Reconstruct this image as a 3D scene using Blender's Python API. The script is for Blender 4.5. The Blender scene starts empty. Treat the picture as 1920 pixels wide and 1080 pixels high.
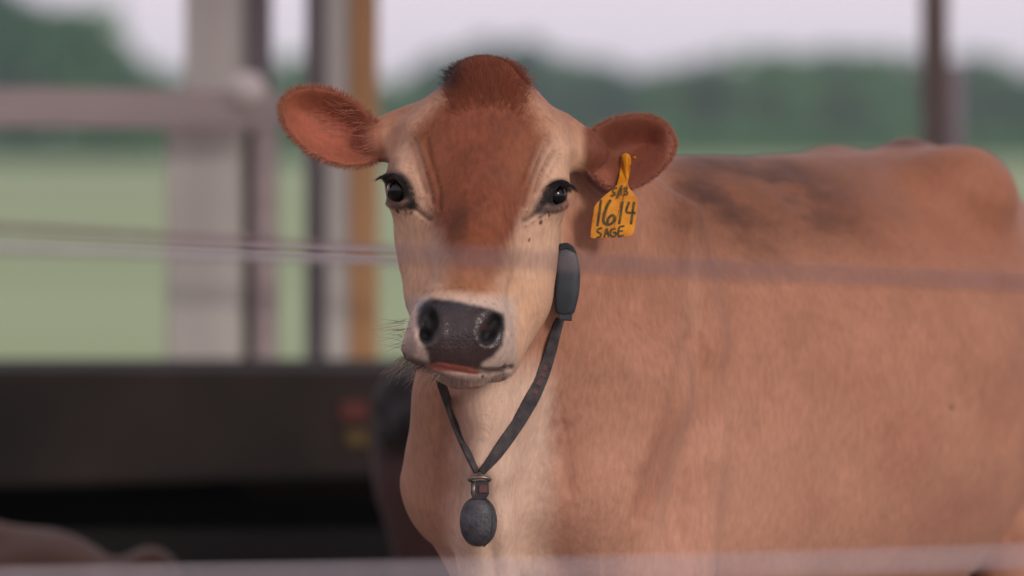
import bpy, bmesh, math, random
import numpy as np
from mathutils import Vector

S = bpy.context.scene
rng = np.random.default_rng(7)
random.seed(7)

# ------------------------------------------------------------------ camera
H = 1.30                 # camera height (m)
FPX = 6750.0             # focal length in photo pixels (1920 wide)
HY = 275.0               # photo row of the horizon
FOCUS = 5.0
cam = bpy.data.cameras.new('camera')
cam.sensor_width = 36.0
cam.lens = 36.0 * FPX / 1920.0
cam.shift_y = -(540.0 - HY) / 1920.0
cam.clip_start = 0.05
cam.clip_end = 5000
cam.dof.use_dof = True
cam.dof.focus_distance = FOCUS
cam.dof.aperture_fstop = 1.9
cam_o = bpy.data.objects.new('camera', cam)
S.collection.objects.link(cam_o)
cam_o.location = (0, 0, H)
cam_o.rotation_euler = (math.radians(90), 0, 0)
S.camera = cam_o

# ------------------------------------------------------------------ light
SUN_EL, SUN_AZ = math.radians(22), math.radians(140)   # azimuth from +Y, clockwise
W = bpy.data.worlds.new("World")
S.world = W
W.use_nodes = True
nt = W.node_tree
nt.nodes.clear()
out = nt.nodes.new('ShaderNodeOutputWorld')
bg = nt.nodes.new('ShaderNodeBackground')
sky = nt.nodes.new('ShaderNodeTexSky')
sky.sky_type = 'NISHITA'
sky.sun_disc = False
sky.sun_elevation = SUN_EL
sky.sun_rotation = SUN_AZ
sky.air_density = 1.0
sky.dust_density = 3.0
cloud = nt.nodes.new('ShaderNodeTexNoise')
cloud.inputs['Scale'].default_value = 1.6
cloud.inputs['Detail'].default_value = 4
ramp = nt.nodes.new('ShaderNodeValToRGB')
ramp.color_ramp.elements[0].position = 0.3
ramp.color_ramp.elements[0].color = (11.0, 9.8, 11.0, 1)
ramp.color_ramp.elements[1].position = 0.7
ramp.color_ramp.elements[1].color = (12.2, 10.8, 12.2, 1)
mixw = nt.nodes.new('ShaderNodeMix')
mixw.data_type = 'RGBA'
mixw.inputs[0].default_value = 0.93      # a closed, pale lilac cloud deck over the clear sky
nt.links.new(cloud.outputs['Fac'], ramp.inputs['Fac'])
nt.links.new(sky.outputs['Color'], mixw.inputs[6])
nt.links.new(ramp.outputs['Color'], mixw.inputs[7])
nt.links.new(mixw.outputs[2], bg.inputs['Color'])
bg.inputs['Strength'].default_value = 0.10
nt.links.new(bg.outputs['Background'], out.inputs['Surface'])

sun = bpy.data.lights.new('sun', 'SUN')
sun.energy = 2.1
sun.angle = math.radians(16)
sun.color = (1.0, 0.93, 0.82)
sun_o = bpy.data.objects.new('sun', sun)
S.collection.objects.link(sun_o)
_d = Vector((math.sin(SUN_AZ) * math.cos(SUN_EL), math.cos(SUN_AZ) * math.cos(SUN_EL), math.sin(SUN_EL)))
sun_o.rotation_euler = _d.to_track_quat('Z', 'Y').to_euler()
sun_o.location = (0, 0, 20)

S.view_settings.view_transform = 'Standard'
S.view_settings.look = 'None'
S.view_settings.exposure = -0.38
S.view_settings.gamma = 1.0
S.view_settings.use_curve_mapping = False
S.render.engine = 'CYCLES'
S.cycles.use_denoising = True
try:
    S.cycles.denoiser = 'OPENIMAGEDENOISE'
except Exception:
    pass
S.cycles.max_bounces = 6
S.cycles.use_adaptive_sampling = False

# ------------------------------------------------------------------ helpers
def P(px, py, w=0.0):
    """sculpting space (photo-sized units: across, down, away) -> metres"""
    px, py, w = np.asarray(px, float), np.asarray(py, float), np.asarray(w, float)
    d = FOCUS * np.exp(w / FPX)
    return np.stack(np.broadcast_arrays((px - 960.0) * d / FPX, d, H - (py - HY) * d / FPX), -1)

def PD(px, py, d):
    return Vector(((px - 960.0) * d / FPX, d, H - (py - HY) * d / FPX))

def lin(r, g, b):
    f = lambda c: (c / 255 / 12.92) if c / 255 <= 0.04045 else ((c / 255 + 0.055) / 1.055) ** 2.4
    return np.array([f(r), f(g), f(b)])

def smooth01(x, a, b):
    t = np.clip((x - a) / (b - a), 0, 1)
    return t * t * (3 - 2 * t)

def vnoise(p, scale, seed=0):
    """cheap 3-D value noise in [-1,1]"""
    q = np.asarray(p, float) / scale
    i = np.floor(q).astype(np.int64)
    f = q - i
    f = f * f * (3 - 2 * f)
    def h(ix, iy, iz):
        n = (ix * 374761393 + iy * 668265263 + iz * 2147483647 + seed * 974634) & 0x7fffffff
        n = ((n ^ (n >> 13)) * 1274126177) & 0x7fffffff
        return ((n ^ (n >> 16)) & 0xffff) / 32767.5 - 1
    r = 0
    for dx in (0, 1):
        for dy in (0, 1):
            for dz in (0, 1):
                wgt = (f[..., 0] if dx else 1 - f[..., 0]) * (f[..., 1] if dy else 1 - f[..., 1]) * (f[..., 2] if dz else 1 - f[..., 2])
                r = r + wgt * h(i[..., 0] + dx, i[..., 1] + dy, i[..., 2] + dz)
    return r

def fbm(p, scale, seed=0, o=3):
    r, a = 0, 1.0
    for k in range(o):
        r = r + a * vnoise(p, scale / 2 ** k, seed + k)
        a *= 0.5
    return r / 1.75

def tag(o, label=None, cat=None, group=None, kind=None):
    if label: o['label'] = label
    if cat: o['category'] = cat
    if group: o['group'] = group
    if kind: o['kind'] = kind
    return o

def link(o, parent=None):
    S.collection.objects.link(o)
    if parent is not None:
        o.parent = parent
        o.matrix_parent_inverse = parent.matrix_basis.inverted()
    return o

def empty(name, loc):
    o = bpy.data.objects.new(name, None)
    o.empty_display_size = 0.1
    o.location = loc
    S.collection.objects.link(o)
    return o

def mesh_np(name, verts, faces, mat, parent=None, col=None, smooth=True, extra=None):
    """faces: (n,3) or (n,4) int array"""
    me = bpy.data.meshes.new(name)
    nv, (nf, k) = len(verts), faces.shape
    me.vertices.add(nv)
    me.vertices.foreach_set('co', np.ascontiguousarray(verts, dtype=np.float32).ravel())
    me.loops.add(nf * k)
    me.loops.foreach_set('vertex_index', np.ascontiguousarray(faces, dtype=np.int32).ravel())
    me.polygons.add(nf)
    me.polygons.foreach_set('loop_start', np.arange(0, nf * k, k, dtype=np.int32))
    me.polygons.foreach_set('loop_total', np.full(nf, k, dtype=np.int32))
    me.polygons.foreach_set('use_smooth', np.full(nf, smooth, dtype=bool))
    if col is not None:
        a = me.color_attributes.new('Col', 'FLOAT_COLOR', 'POINT')
        c = np.ones((nv, 4), np.float32)
        c[:, :3] = col
        a.data.foreach_set('color', c.ravel())
    for nm, arr in (extra or {}).items():
        a = me.attributes.new(nm, 'FLOAT', 'POINT')
        a.data.foreach_set('value', np.ascontiguousarray(arr, dtype=np.float32))
    me.update(calc_edges=True)
    me.validate()
    me.materials.append(mat)
    return link(bpy.data.objects.new(name, me), parent)

def mesh_bm(name, bm, mat, parent=None, smooth=False):
    me = bpy.data.meshes.new(name)
    bm.normal_update()
    bm.to_mesh(me)
    bm.free()
    for p in me.polygons:
        p.use_smooth = smooth
    me.materials.append(mat)
    return link(bpy.data.objects.new(name, me), parent)

def bm_box(bm, lo, hi, bevel=0.0):
    r = bmesh.ops.create_cube(bm, size=1.0)
    vs = r['verts']
    for v in vs:
        for i in range(3):
            v.co[i] = lo[i] + (v.co[i] + 0.5) * (hi[i] - lo[i])
    if bevel:
        es = list({e for v in vs for e in v.link_edges})
        bmesh.ops.bevel(bm, geom=es, offset=bevel, segments=2, affect='EDGES')

def tube(pts, radii, n=8, caps=True):
    """tapered tube along a polyline -> verts, quad faces"""
    pts = np.asarray(pts, float)
    m = len(pts)
    radii = np.broadcast_to(np.asarray(radii, float), (m,))
    t = np.gradient(pts, axis=0)
    t /= np.linalg.norm(t, axis=1)[:, None] + 1e-12
    up = np.array([0.13, 0.31, 0.94])
    a = np.cross(t, up)
    a /= np.linalg.norm(a, axis=1)[:, None] + 1e-9
    b = np.cross(t, a)
    th = np.linspace(0, 2 * np.pi, n, endpoint=False)
    V = pts[:, None, :] + radii[:, None, None] * (np.cos(th)[None, :, None] * a[:, None, :] + np.sin(th)[None, :, None] * b[:, None, :])
    V = V.reshape(-1, 3)
    F = []
    for i in range(m - 1):
        for j in range(n):
            F.append((i * n + j, i * n + (j + 1) % n, (i + 1) * n + (j + 1) % n, (i + 1) * n + j))
    if caps:
        c0, c1 = len(V), len(V) + 1
        V = np.vstack([V, pts[0], pts[-1]])
        for j in range(0, n, 2):
            F.append((c0, (j + 2) % n, (j + 1) % n, j))
            F.append((c1, (m - 1) * n + j, (m - 1) * n + j + 1, (m - 1) * n + (j + 2) % n))
    return V, np.array(F)

def catmull(pts, per=8):
    pts = np.asarray(pts, float)
    q = np.vstack([2 * pts[0] - pts[1], pts, 2 * pts[-1] - pts[-2]])
    o = []
    for i in range(1, len(q) - 2):
        for t in np.linspace(0, 1, per, endpoint=False):
            a, b, c, d = q[i - 1], q[i], q[i + 1], q[i + 2]
            o.append(0.5 * (2 * b + (c - a) * t + (2 * a - 5 * b + 4 * c - d) * t * t + (3 * b - a - 3 * c + d) * t ** 3))
    o.append(pts[-1])
    return np.array(o)

def merge(parts):
    V, F, o = [], [], 0
    for v, f in parts:
        V.append(v)
        F.append(f + o)
        o += len(v)
    return np.vstack(V), np.vstack(F)

# ------------------------------------------------------------------ materials
def new_mat(name):
    m = bpy.data.materials.new(name)
    m.use_nodes = True
    n = m.node_tree
    return m, n, n.nodes['Principled BSDF']

def mat_noise(name, c1, c2, scale=8.0, rough=0.7, bump=0.2, bump_scale=60.0, spec=0.4, metal=0.0, stretch=(1, 1, 1), detail=6):
    m, n, b = new_mat(name)
    tc = n.nodes.new('ShaderNodeTexCoord')
    mp = n.nodes.new('ShaderNodeMapping')
    mp.inputs['Scale'].default_value = stretch
    n.links.new(tc.outputs['Object'], mp.inputs['Vector'])
    t = n.nodes.new('ShaderNodeTexNoise')
    t.inputs['Scale'].default_value = scale
    t.inputs['Detail'].default_value = detail
    n.links.new(mp.outputs['Vector'], t.inputs['Vector'])
    r = n.nodes.new('ShaderNodeValToRGB')
    r.color_ramp.elements[0].position = 0.3
    r.color_ramp.elements[0].color = (*c1, 1)
    r.color_ramp.elements[1].position = 0.7
    r.color_ramp.elements[1].color = (*c2, 1)
    n.links.new(t.outputs['Fac'], r.inputs['Fac'])
    n.links.new(r.outputs['Color'], b.inputs['Base Color'])
    b.inputs['Roughness'].default_value = rough
    b.inputs['Metallic'].default_value = metal
    b.inputs['Specular IOR Level'].default_value = spec
    if bump:
        t2 = n.nodes.new('ShaderNodeTexNoise')
        t2.inputs['Scale'].default_value = bump_scale
        t2.inputs['Detail'].default_value = 5
        n.links.new(mp.outputs['Vector'], t2.inputs['Vector'])
        bp = n.nodes.new('ShaderNodeBump')
        bp.inputs['Strength'].default_value = bump
        bp.inputs['Distance'].default_value = 0.01
        n.links.new(t2.outputs['Fac'], bp.inputs['Height'])
        n.links.new(bp.outputs['Normal'], b.inputs['Normal'])
    return m

def mat_hide():
    """coat: painted colour attribute, fine hair grain, wet pebbled skin where 'wet' is set"""
    m, n, b = new_mat('cow_hide')
    at = n.nodes.new('ShaderNodeAttribute'); at.attribute_name = 'Col'
    wt = n.nodes.new('ShaderNodeAttribute'); wt.attribute_name = 'wet'
    tc = n.nodes.new('ShaderNodeTexCoord')
    mp = n.nodes.new('ShaderNodeMapping'); mp.inputs['Scale'].default_value = (1.0, 1.0, 0.35)
    n.links.new(tc.outputs['Object'], mp.inputs['Vector'])
    t = n.nodes.new('ShaderNodeTexNoise')
    t.inputs['Scale'].default_value = 160; t.inputs['Detail'].default_value = 4
    n.links.new(mp.outputs['Vector'], t.inputs['Vector'])
    mr = n.nodes.new('ShaderNodeMapRange')
    mr.inputs['From Min'].default_value = 0.3; mr.inputs['From Max'].default_value = 0.7
    mr.inputs['To Min'].default_value = 0.88; mr.inputs['To Max'].default_value = 1.12
    n.links.new(t.outputs['Fac'], mr.inputs['Value'])
    mx = n.nodes.new('ShaderNodeMix'); mx.data_type = 'RGBA'; mx.blend_type = 'MULTIPLY'
    mx.inputs[0].default_value = 1.0
    n.links.new(at.outputs['Color'], mx.inputs[6])
    n.links.new(mr.outputs['Result'], mx.inputs[7])
    n.links.new(mx.outputs[2], b.inputs['Base Color'])
    rr = n.nodes.new('ShaderNodeMapRange')
    rr.inputs['To Min'].default_value = 0.62; rr.inputs['To Max'].default_value = 0.26
    n.links.new(wt.outputs['Fac'], rr.inputs['Value'])
    n.links.new(rr.outputs['Result'], b.inputs['Roughness'])
    sp = n.nodes.new('ShaderNodeMapRange')
    sp.inputs['To Min'].default_value = 0.2; sp.inputs['To Max'].default_value = 0.42
    n.links.new(wt.outputs['Fac'], sp.inputs['Value'])
    n.links.new(sp.outputs['Result'], b.inputs['Specular IOR Level'])
    vo = n.nodes.new('ShaderNodeTexVoronoi'); vo.inputs['Scale'].default_value = 300
    n.links.new(tc.outputs['Object'], vo.inputs['Vector'])
    mh = n.nodes.new('ShaderNodeMix'); mh.data_type = 'FLOAT'
    n.links.new(wt.outputs['Fac'], mh.inputs[0])
    n.links.new(t.outputs['Fac'], mh.inputs[2])
    inv = n.nodes.new('ShaderNodeMath'); inv.operation = 'SUBTRACT'; inv.inputs[0].default_value = 1.0
    n.links.new(vo.outputs['Distance'], inv.inputs[1])
    bo = n.nodes.new('ShaderNodeMath'); bo.operation = 'MULTIPLY'; bo.inputs[1].default_value = 1.3
    n.links.new(inv.outputs[0], bo.inputs[0]); n.links.new(bo.outputs[0], mh.inputs[3])
    bp = n.nodes.new('ShaderNodeBump')
    bp.inputs['Strength'].default_value = 0.35; bp.inputs['Distance'].default_value = 0.0018
    n.links.new(mh.outputs[0], bp.inputs['Height'])
    n.links.new(bp.outputs['Normal'], b.inputs['Normal'])
    b.inputs['Sheen Weight'].default_value = 0.08
    return m

def mat_hair(name='cow_hair', rough=0.6):
    m, n, b = new_mat(name)
    at = n.nodes.new('ShaderNodeAttribute'); at.attribute_name = 'Col'
    n.links.new(at.outputs['Color'], b.inputs['Base Color'])
    b.inputs['Roughness'].default_value = rough
    b.inputs['Specular IOR Level'].default_value = 0.25
    return m

def mat_plain(name, c, rough=0.5, spec=0.5, metal=0.0, coat=0.0):
    m, n, b = new_mat(name)
    b.inputs['Base Color'].default_value = (*c, 1)
    b.inputs['Roughness'].default_value = rough
    b.inputs['Specular IOR Level'].default_value = spec
    b.inputs['Metallic'].default_value = metal
    b.inputs['Coat Weight'].default_value = coat
    b.inputs['Coat Roughness'].default_value = 0.03
    return m

HIDE = mat_hide()
HAIR = mat_hair()

# ------------------------------------------------------------------ setting: ground and field
def sheet(name, x0, x1, y0, y1, z, mat, nx=1, ny=1):
    xs, ys = np.linspace(x0, x1, nx + 1), np.linspace(y0, y1, ny + 1)
    X, Y = np.meshgrid(xs, ys, indexing='ij')
    V = np.stack([X, Y, np.full_like(X, z)], -1).reshape(-1, 3)
    F = [(i * (ny + 1) + j, (i + 1) * (ny + 1) + j, (i + 1) * (ny + 1) + j + 1, i * (ny + 1) + j + 1) for i in range(nx) for j in range(ny)]
    return mesh_np(name, V, np.array(F), mat, smooth=False)

G = mat_noise('packed_mud', lin(100, 90, 83), lin(132, 119, 110), scale=1.2, rough=0.9, bump=0.5, bump_scale=14)
tag(sheet('ground', -1300, 1300, -60, 1500, 0.0, G), kind='structure')
FM = mat_noise('pale_grass', lin(128, 145, 108), lin(152, 166, 130), scale=0.06, rough=0.95, bump=0.6, bump_scale=8, spec=0.1, stretch=(0.3, 1, 1))
tag(sheet('field', -900, 900, 13.0, 330, 0.004, FM), kind='structure')

# ------------------------------------------------------------------ the cow: one implicit surface, meshed once
class Field:
    def __init__(s, gx, gy, gw, far=115.0):
        s.ax = [np.asarray(a, np.float32) for a in (gx, gy, gw)]
        s.F = np.full([len(a) for a in s.ax], far, np.float32)
        s.far = far
    def block(s, lo, hi):
        sl = tuple(slice(np.searchsorted(a, l), np.searchsorted(a, h, 'right')) for a, l, h in zip(s.ax, lo, hi))
        x = s.ax[0][sl[0]][:, None, None]
        y = s.ax[1][sl[1]][None, :, None]
        w = s.ax[2][sl[2]][None, None, :]
        return sl, x, y, w
    def add(s, fn, lo, hi, k=20.0, cut=False):
        sl, x, y, w = s.block(lo, hi)
        if 0 in s.F[sl].shape:
            return
        d = np.minimum(fn(x, y, w), s.far) if not cut else fn(x, y, w)
        A = s.F[sl]
        if cut:
            B = -d
            h = np.clip(0.5 - 0.5 * (A - B) / k, 0, 1)
            s.F[sl] = A * (1 - h) + B * h + k * h * (1 - h)
        else:
            h = np.clip(0.5 + 0.5 * (A - d) / k, 0, 1)
            s.F[sl] = A * (1 - h) + d * h - k * h * (1 - h)
    def ell(s, c, r, k=20.0, cut=False, rot=0.0):
        """ellipsoid; rot turns it in the picture-facing plane (radians)"""
        m = max(r) + 115
        ca, sa = math.cos(rot), math.sin(rot)
        def fn(x, y, w):
            dx, dy, dw = x - c[0], y - c[1], w - c[2]
            u, v = dx * ca + dy * sa, -dx * sa + dy * ca
            k0 = np.sqrt((u / r[0]) ** 2 + (v / r[1]) ** 2 + (dw / r[2]) ** 2)
            k1 = np.sqrt((u / r[0] ** 2) ** 2 + (v / r[1] ** 2) ** 2 + (dw / r[2] ** 2) ** 2) + 1e-6
            return np.maximum(k0 * (k0 - 1) / k1, -min(r))
        s.add(fn, [c[i] - m for i in range(3)], [c[i] + m for i in range(3)], k, cut)
    def chain(s, pts, k=20.0, cut=False):
        """rounded cones: pts = [(x,y,w,r), ...]"""
        for p, q in zip(pts[:-1], pts[1:]):
            a, b = np.array(p[:3], float), np.array(q[:3], float)
            ra, rb = p[3], q[3]
            m = max(ra, rb) + 115
            ab = b - a
            L = float(ab @ ab) + 1e-6
            def fn(x, y, w, a=a, ab=ab, L=L, ra=ra, rb=rb):
                t = np.clip(((x - a[0]) * ab[0] + (y - a[1]) * ab[1] + (w - a[2]) * ab[2]) / L, 0, 1)
                return np.sqrt((x - a[0] - t * ab[0]) ** 2 + (y - a[1] - t * ab[1]) ** 2 + (w - a[2] - t * ab[2]) ** 2) - (ra + (rb - ra) * t)
            s.add(fn, np.minimum(a, b) - m, np.maximum(a, b) + m, k, cut)
    def loft_y(s, rows, k=20.0, cut=False):
        """rows: (y, xL, xR, wFront, wBack, n)"""
        R = np.array(rows, float)
        yy = np.arange(R[0, 0], R[-1, 0] + 1, 1.0)
        T = np.stack([np.interp(yy, R[:, 0], R[:, j]) for j in range(1, 6)], 1)
        ker = np.hanning(27); ker /= ker.sum()
        T = np.stack([np.convolve(np.pad(T[:, j], 13, mode='reflect', reflect_type='odd'), ker, 'valid') for j in range(5)], 1)
        def fn(x, y, w):
            yc = np.clip(y, yy[0], yy[-1])
            xl, xr, wf, wb, n = [np.interp(yc.ravel(), yy, T[:, j]).reshape(yc.shape) for j in range(5)]
            a, xc, b, wc = (xr - xl) / 2, (xr + xl) / 2, (wb - wf) / 2, (wb + wf) / 2
            dx, dw = x - xc, w - wc
            q = ((np.abs(dx) / a) ** n + (np.abs(dw) / b) ** n) ** (1 / n) + 1e-5
            d = np.sqrt(dx * dx + dw * dw) * (1 - 1 / q)
            d = np.maximum(d, -np.minimum(a, b))
            e = np.maximum(yy[0] - y, y - yy[-1])
            return np.where(e > 0, np.sqrt(np.maximum(d, 0) ** 2 + e * e), np.maximum(d, e * 0.7))
        lo = [R[:, 1].min() - 115, R[0, 0] - 115, R[:, 3].min() - 115]
        hi = [R[:, 2].max() + 115, R[-1, 0] + 115, R[:, 4].max() + 115]
        s.add(fn, lo, hi, k, cut)

def poly_sd(x, y, poly):
    """2-D signed distance to a polygon (negative inside)"""
    d = np.full(np.broadcast(x, y).shape, 1e9)
    ins = np.zeros(d.shape, bool)
    n = len(poly)
    for i in range(n):
        ax, ay = poly[i]
        bx, by = poly[(i + 1) % n]
        ex, ey = bx - ax, by - ay
        t = np.clip(((x - ax) * ex + (y - ay) * ey) / (ex * ex + ey * ey + 1e-9), 0, 1)
        d = np.minimum(d, (x - ax - t * ex) ** 2 + (y - ay - t * ey) ** 2)
        c = ((ay > y) != (by > y)) & (x < ex * (y - ay) / (ey if abs(ey) > 1e-9 else 1e-9) + ax)
        ins ^= c
    d = np.sqrt(d)
    return np.where(ins, -d, d)

def surface_nets(field):
    F = field.F
    ins = F < 0
    nx, ny, nz = F.shape
    cnt = np.zeros((nx - 1, ny - 1, nz - 1), np.uint8)
    for a in (0, 1):
        for b in (0, 1):
            for c in (0, 1):
                cnt += ins[a:nx - 1 + a, b:ny - 1 + b, c:nz - 1 + c]
    act = (cnt > 0) & (cnt < 8)
    I = np.argwhere(act)
    idx = np.full(act.shape, -1, np.int32)
    idx[act] = np.arange(len(I))
    corner = [(a, b, c) for a in (0, 1) for b in (0, 1) for c in (0, 1)]
    val = {q: F[I[:, 0] + q[0], I[:, 1] + q[1], I[:, 2] + q[2]] for q in corner}
    acc = np.zeros((len(I), 3)); num = np.zeros(len(I))
    for q in corner:
        for ax in range(3):
            if q[ax] == 0:
                r = list(q); r[ax] = 1; r = tuple(r)
                v0, v1 = val[q], val[r]
                m = (v0 < 0) != (v1 < 0)
                t = np.where(m, v0 / np.where(m, v0 - v1, 1), 0)
                pos = np.array(q, float)[None, :].repeat(len(I), 0)
                pos[:, ax] = t
                acc += pos * m[:, None]
                num += m
    Vi = I + acc / num[:, None]
    V = np.stack([np.interp(Vi[:, j], np.arange(len(field.ax[j])), field.ax[j]) for j in range(3)], 1)
    faces = []
    for ax in range(3):
        s0 = [slice(None)] * 3; s1 = [slice(None)] * 3
        s0[ax] = slice(0, -1); s1[ax] = slice(1, None)
        a, b = ins[tuple(s0)], ins[tuple(s1)]
        E = np.argwhere(a != b)
        o1, o2 = [(1, 2), (2, 0), (0, 1)][ax]
        ok = np.ones(len(E), bool)
        for o in (o1, o2):
            ok &= (E[:, o] > 0) & (E[:, o] < F.shape[o] - 1)
        E = E[ok]
        q = []
        for d1, d2 in ((-1, -1), (0, -1), (0, 0), (-1, 0)):
            e = E.copy(); e[:, o1] += d1; e[:, o2] += d2
            q.append(idx[e[:, 0], e[:, 1], e[:, 2]])
        q = np.stack(q, 1)
        flip = ~a[E[:, 0], E[:, 1], E[:, 2]]
        q[flip] = q[flip][:, ::-1]
        faces.append(q)
    return V, np.vstack(faces)

def vert_normals(V, Fq):
    a, b, c, d = (V[Fq[:, i]] for i in range(4))
    fn = np.cross(c - a, d - b)
    N = np.zeros_like(V)
    for i in range(4):
        np.add.at(N, Fq[:, i], fn)
    return N / (np.linalg.norm(N, axis=1)[:, None] + 1e-9)

def relax(V, Fq, it=2, lam=0.5):
    for _ in range(it):
        A = np.zeros_like(V); n = np.zeros(len(V))
        for i in range(4):
            for j in (1, 3):
                np.add.at(A, Fq[:, i], V[Fq[:, (i + j) % 4]])
                np.add.at(n, Fq[:, i], 1)
        V = V + lam * (A / n[:, None] - V)
    return V

def axis(segs):
    o = [segs[0][0]]
    for a, b, st in segs:
        n = max(1, int(round((b - a) / st)))
        o += list(a + (b - a) * np.arange(1, n + 1) / n)
    return np.array(o)

#BODY_BEGIN
TH = math.radians(50)
CT, ST = math.cos(TH), math.sin(TH)
BO = np.array([905.0, 0.0, 300.0])
def BP(s, t, y):
    """body coordinates (along, towards the near side, down) -> sculpting space"""
    return (BO[0] + s * CT + t * ST, y, BO[2] + s * ST - t * CT)

fld = Field(axis([(470, 510, 10), (510, 1290, 3.6), (1290, 1400, 7), (1400, 2350, 13)]),
            axis([(60, 90, 6), (90, 745, 3.6), (745, 1100, 8), (1100, 2080, 18)]),
            axis([(-300, -260, 8), (-260, 180, 3.8), (180, 600, 9), (600, 1850, 16)]))

# trunk
B = np.array([  # s, top, bottom, half width
    (-100, 800, 920, 40), (-60, 700, 1030, 95), (0, 600, 1110, 150), (120, 430, 1200, 205), (320, 292, 1235, 255),
    (600, 290, 1210, 312), (900, 290, 1200, 348), (1150, 286, 1165, 334), (1290, 284, 1080, 302),
    (1390, 300, 960, 225), (1500, 345, 860, 140), (1600, 450, 740, 70)], float)
ss = np.arange(-110, 1651, 2.0)
BT = np.stack([np.interp(ss, B[:, 0], B[:, j]) for j in (1, 2, 3)], 1)
ker = np.hanning(81); ker /= ker.sum()
BT = np.stack([np.convolve(np.pad(BT[:, j], 40, mode='reflect', reflect_type='odd'), ker, 'valid') for j in range(3)], 1)
def trunk(x, y, w):
    s_ = (x - BO[0]) * CT + (w - BO[2]) * ST
    t_ = (x - BO[0]) * ST - (w - BO[2]) * CT
    sc = np.clip(s_, ss[0], ss[-1])
    top, bot, half = [np.interp(sc.ravel(), ss, BT[:, j]).reshape(sc.shape) for j in range(3)]
    b = (bot - top) / 2; yc = (bot + top) / 2
    dy = y - yc
    up = np.clip(-dy / b, 0, 1.2)
    te = t_ * (1 + 0.45 * up ** 3)
    q = ((np.abs(te) / half) ** 2.25 + (np.abs(dy) / b) ** 2.25) ** (1 / 2.25) + 1e-5
    d = np.maximum(np.sqrt(te * te + dy * dy) * (1 - 1 / q), -np.minimum(half, b))
    e = np.maximum(ss[0] - s_, s_ - ss[-1])
    return np.where(e > 0, np.sqrt(np.maximum(d, 0) ** 2 + e * e), d)
fld.add(trunk, (480, 120, -200), (2345, 1500, 1845), 30)

# neck and throat
fld.chain([(925, 300, 170, 120), (1010, 450, 330, 190), (1090, 560, 480, 235)], 60)
fld.chain([(910, 560, 70, 85), (905, 740, 175, 118), (900, 900, 270, 150)], 60)
fld.chain([(1000, 520, 150, 90), (1060, 700, 300, 150), (1080, 850, 330, 170)], 60)
# dewlap ridge
fld.chain([(902, 690, 60, 30), (906, 780, 75, 34), (905, 880, 95, 42), (905, 980, 130, 50), (920, 1100, 190, 60)], 50)
# shoulders (near, far) and brisket
for t in (1, -1):
    q_ = 1.0 if t > 0 else 0.78
    p0, p1, p2 = BP(260, t * 120, 430), BP(190, t * 175 * q_, 720), BP(130, t * 150 * q_, 930)
    p3 = BP(240, t * 165 * q_, 1120)
    fld.chain([(*p0, 120), (*p1, 138 * q_), (*p2, 120 * q_)], 40)
    fld.chain([(*p2, 120 * q_), (*p3, 100)], 40)
    if t > 0:      # rear edge of the shoulder, a soft ridge before the ribs
        fld.chain([(*BP(330, 208, 420), 46), (*BP(345, 228, 640), 50), (*BP(345, 226, 860), 55), (*BP(330, 210, 1080), 62)], 38)
# hooks, sacrum, thighs
fld.chain([(*BP(1110, 20, 350), 52), (*BP(1225, 10, 317), 52), (*BP(1310, 0, 345), 48)], 30)
for t in (1, -1):
    fld.ell(BP(1205, t * 150, 372), (118, 100, 118), 62)
    fld.chain([(*BP(1330, t * 120, 560), 110), (*BP(1420, t * 165, 760), 150), (*BP(1430, t * 185, 1050), 110)], 50)
# legs: front pair with a wrist-like knee, hind pair with stifle and hock
for t, ds in ((1, 0), (-1, 40)):
    fld.chain([(*BP(230 + ds, t * 160, 1120), 100), (*BP(190 + ds, t * 150, 1360), 58), (*BP(190 + ds, t * 150, 1420), 50),
               (*BP(200 + ds, t * 150, 1480), 40), (*BP(200 + ds, t * 150, 1720), 34), (*BP(195 + ds, t * 150, 1800), 45)], 20)
    fld.chain([(*BP(195 + ds, t * 150, 1800), 44), (*BP(165 + ds, t * 150, 1862), 52)], 12)
    fld.chain([(*BP(1390, t * 180, 1020), 120), (*BP(1330, t * 185, 1180), 85), (*BP(1440, t * 180, 1400), 52), (*BP(1455, t * 180, 1440), 46),
               (*BP(1425, t * 180, 1620), 34), (*BP(1415, t * 180, 1680), 42)], 20)
    fld.chain([(*BP(1415, t * 180, 1680), 42), (*BP(1390, t * 180, 1740), 48)], 12)
# tail
fld.chain([(*BP(1500, 0, 360), 34), (*BP(1590, 0, 440), 28), (*BP(1615, 0, 700), 22), (*BP(1615, 0, 1100), 20), (*BP(1610, 0, 1380), 34)], 20)

# skull with cheeks and jaw
fld.loft_y([
    (132, 876, 950, 60, 150, 2.0), (150, 846, 984, 30, 190, 2.2), (165, 822, 1003, 5, 210, 2.4), (195, 783, 1030, -15, 215, 2.6),
    (235, 742, 1066, -38, 215, 2.8), (285, 736, 1078, -52, 210, 2.8), (340, 738, 1058, -64, 205, 2.7), (395, 736, 1054, -82, 200, 2.4),
    (450, 748, 1042, -84, 195, 2.1), (500, 756, 1036, -86, 190, 2.0), (550, 766, 1028, -86, 180, 2.0),
    (600, 784, 1012, -80, 160, 2.0), (650, 800, 985, -90, 130, 2.0), (690, 835, 945, -60, 95, 2.0)], 30)
# nasal bridge
fld.chain([(902, 360, 8, 90), (893, 430, -48, 76), (884, 500, -106, 65), (872, 560, -146, 62)], 34)
# muzzle
fld.loft_y([
    (545, 800, 935, -195, -40, 2.3), (570, 781, 948, -222, -30, 2.5), (600, 768, 958, -240, -20, 2.7), (630, 757, 964, -248, -20, 2.7),
    (655, 750, 964, -248, -25, 2.6), (676, 757, 958, -242, -30, 2.4), (690, 785, 945, -232, -40, 2.3)], 28)
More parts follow.
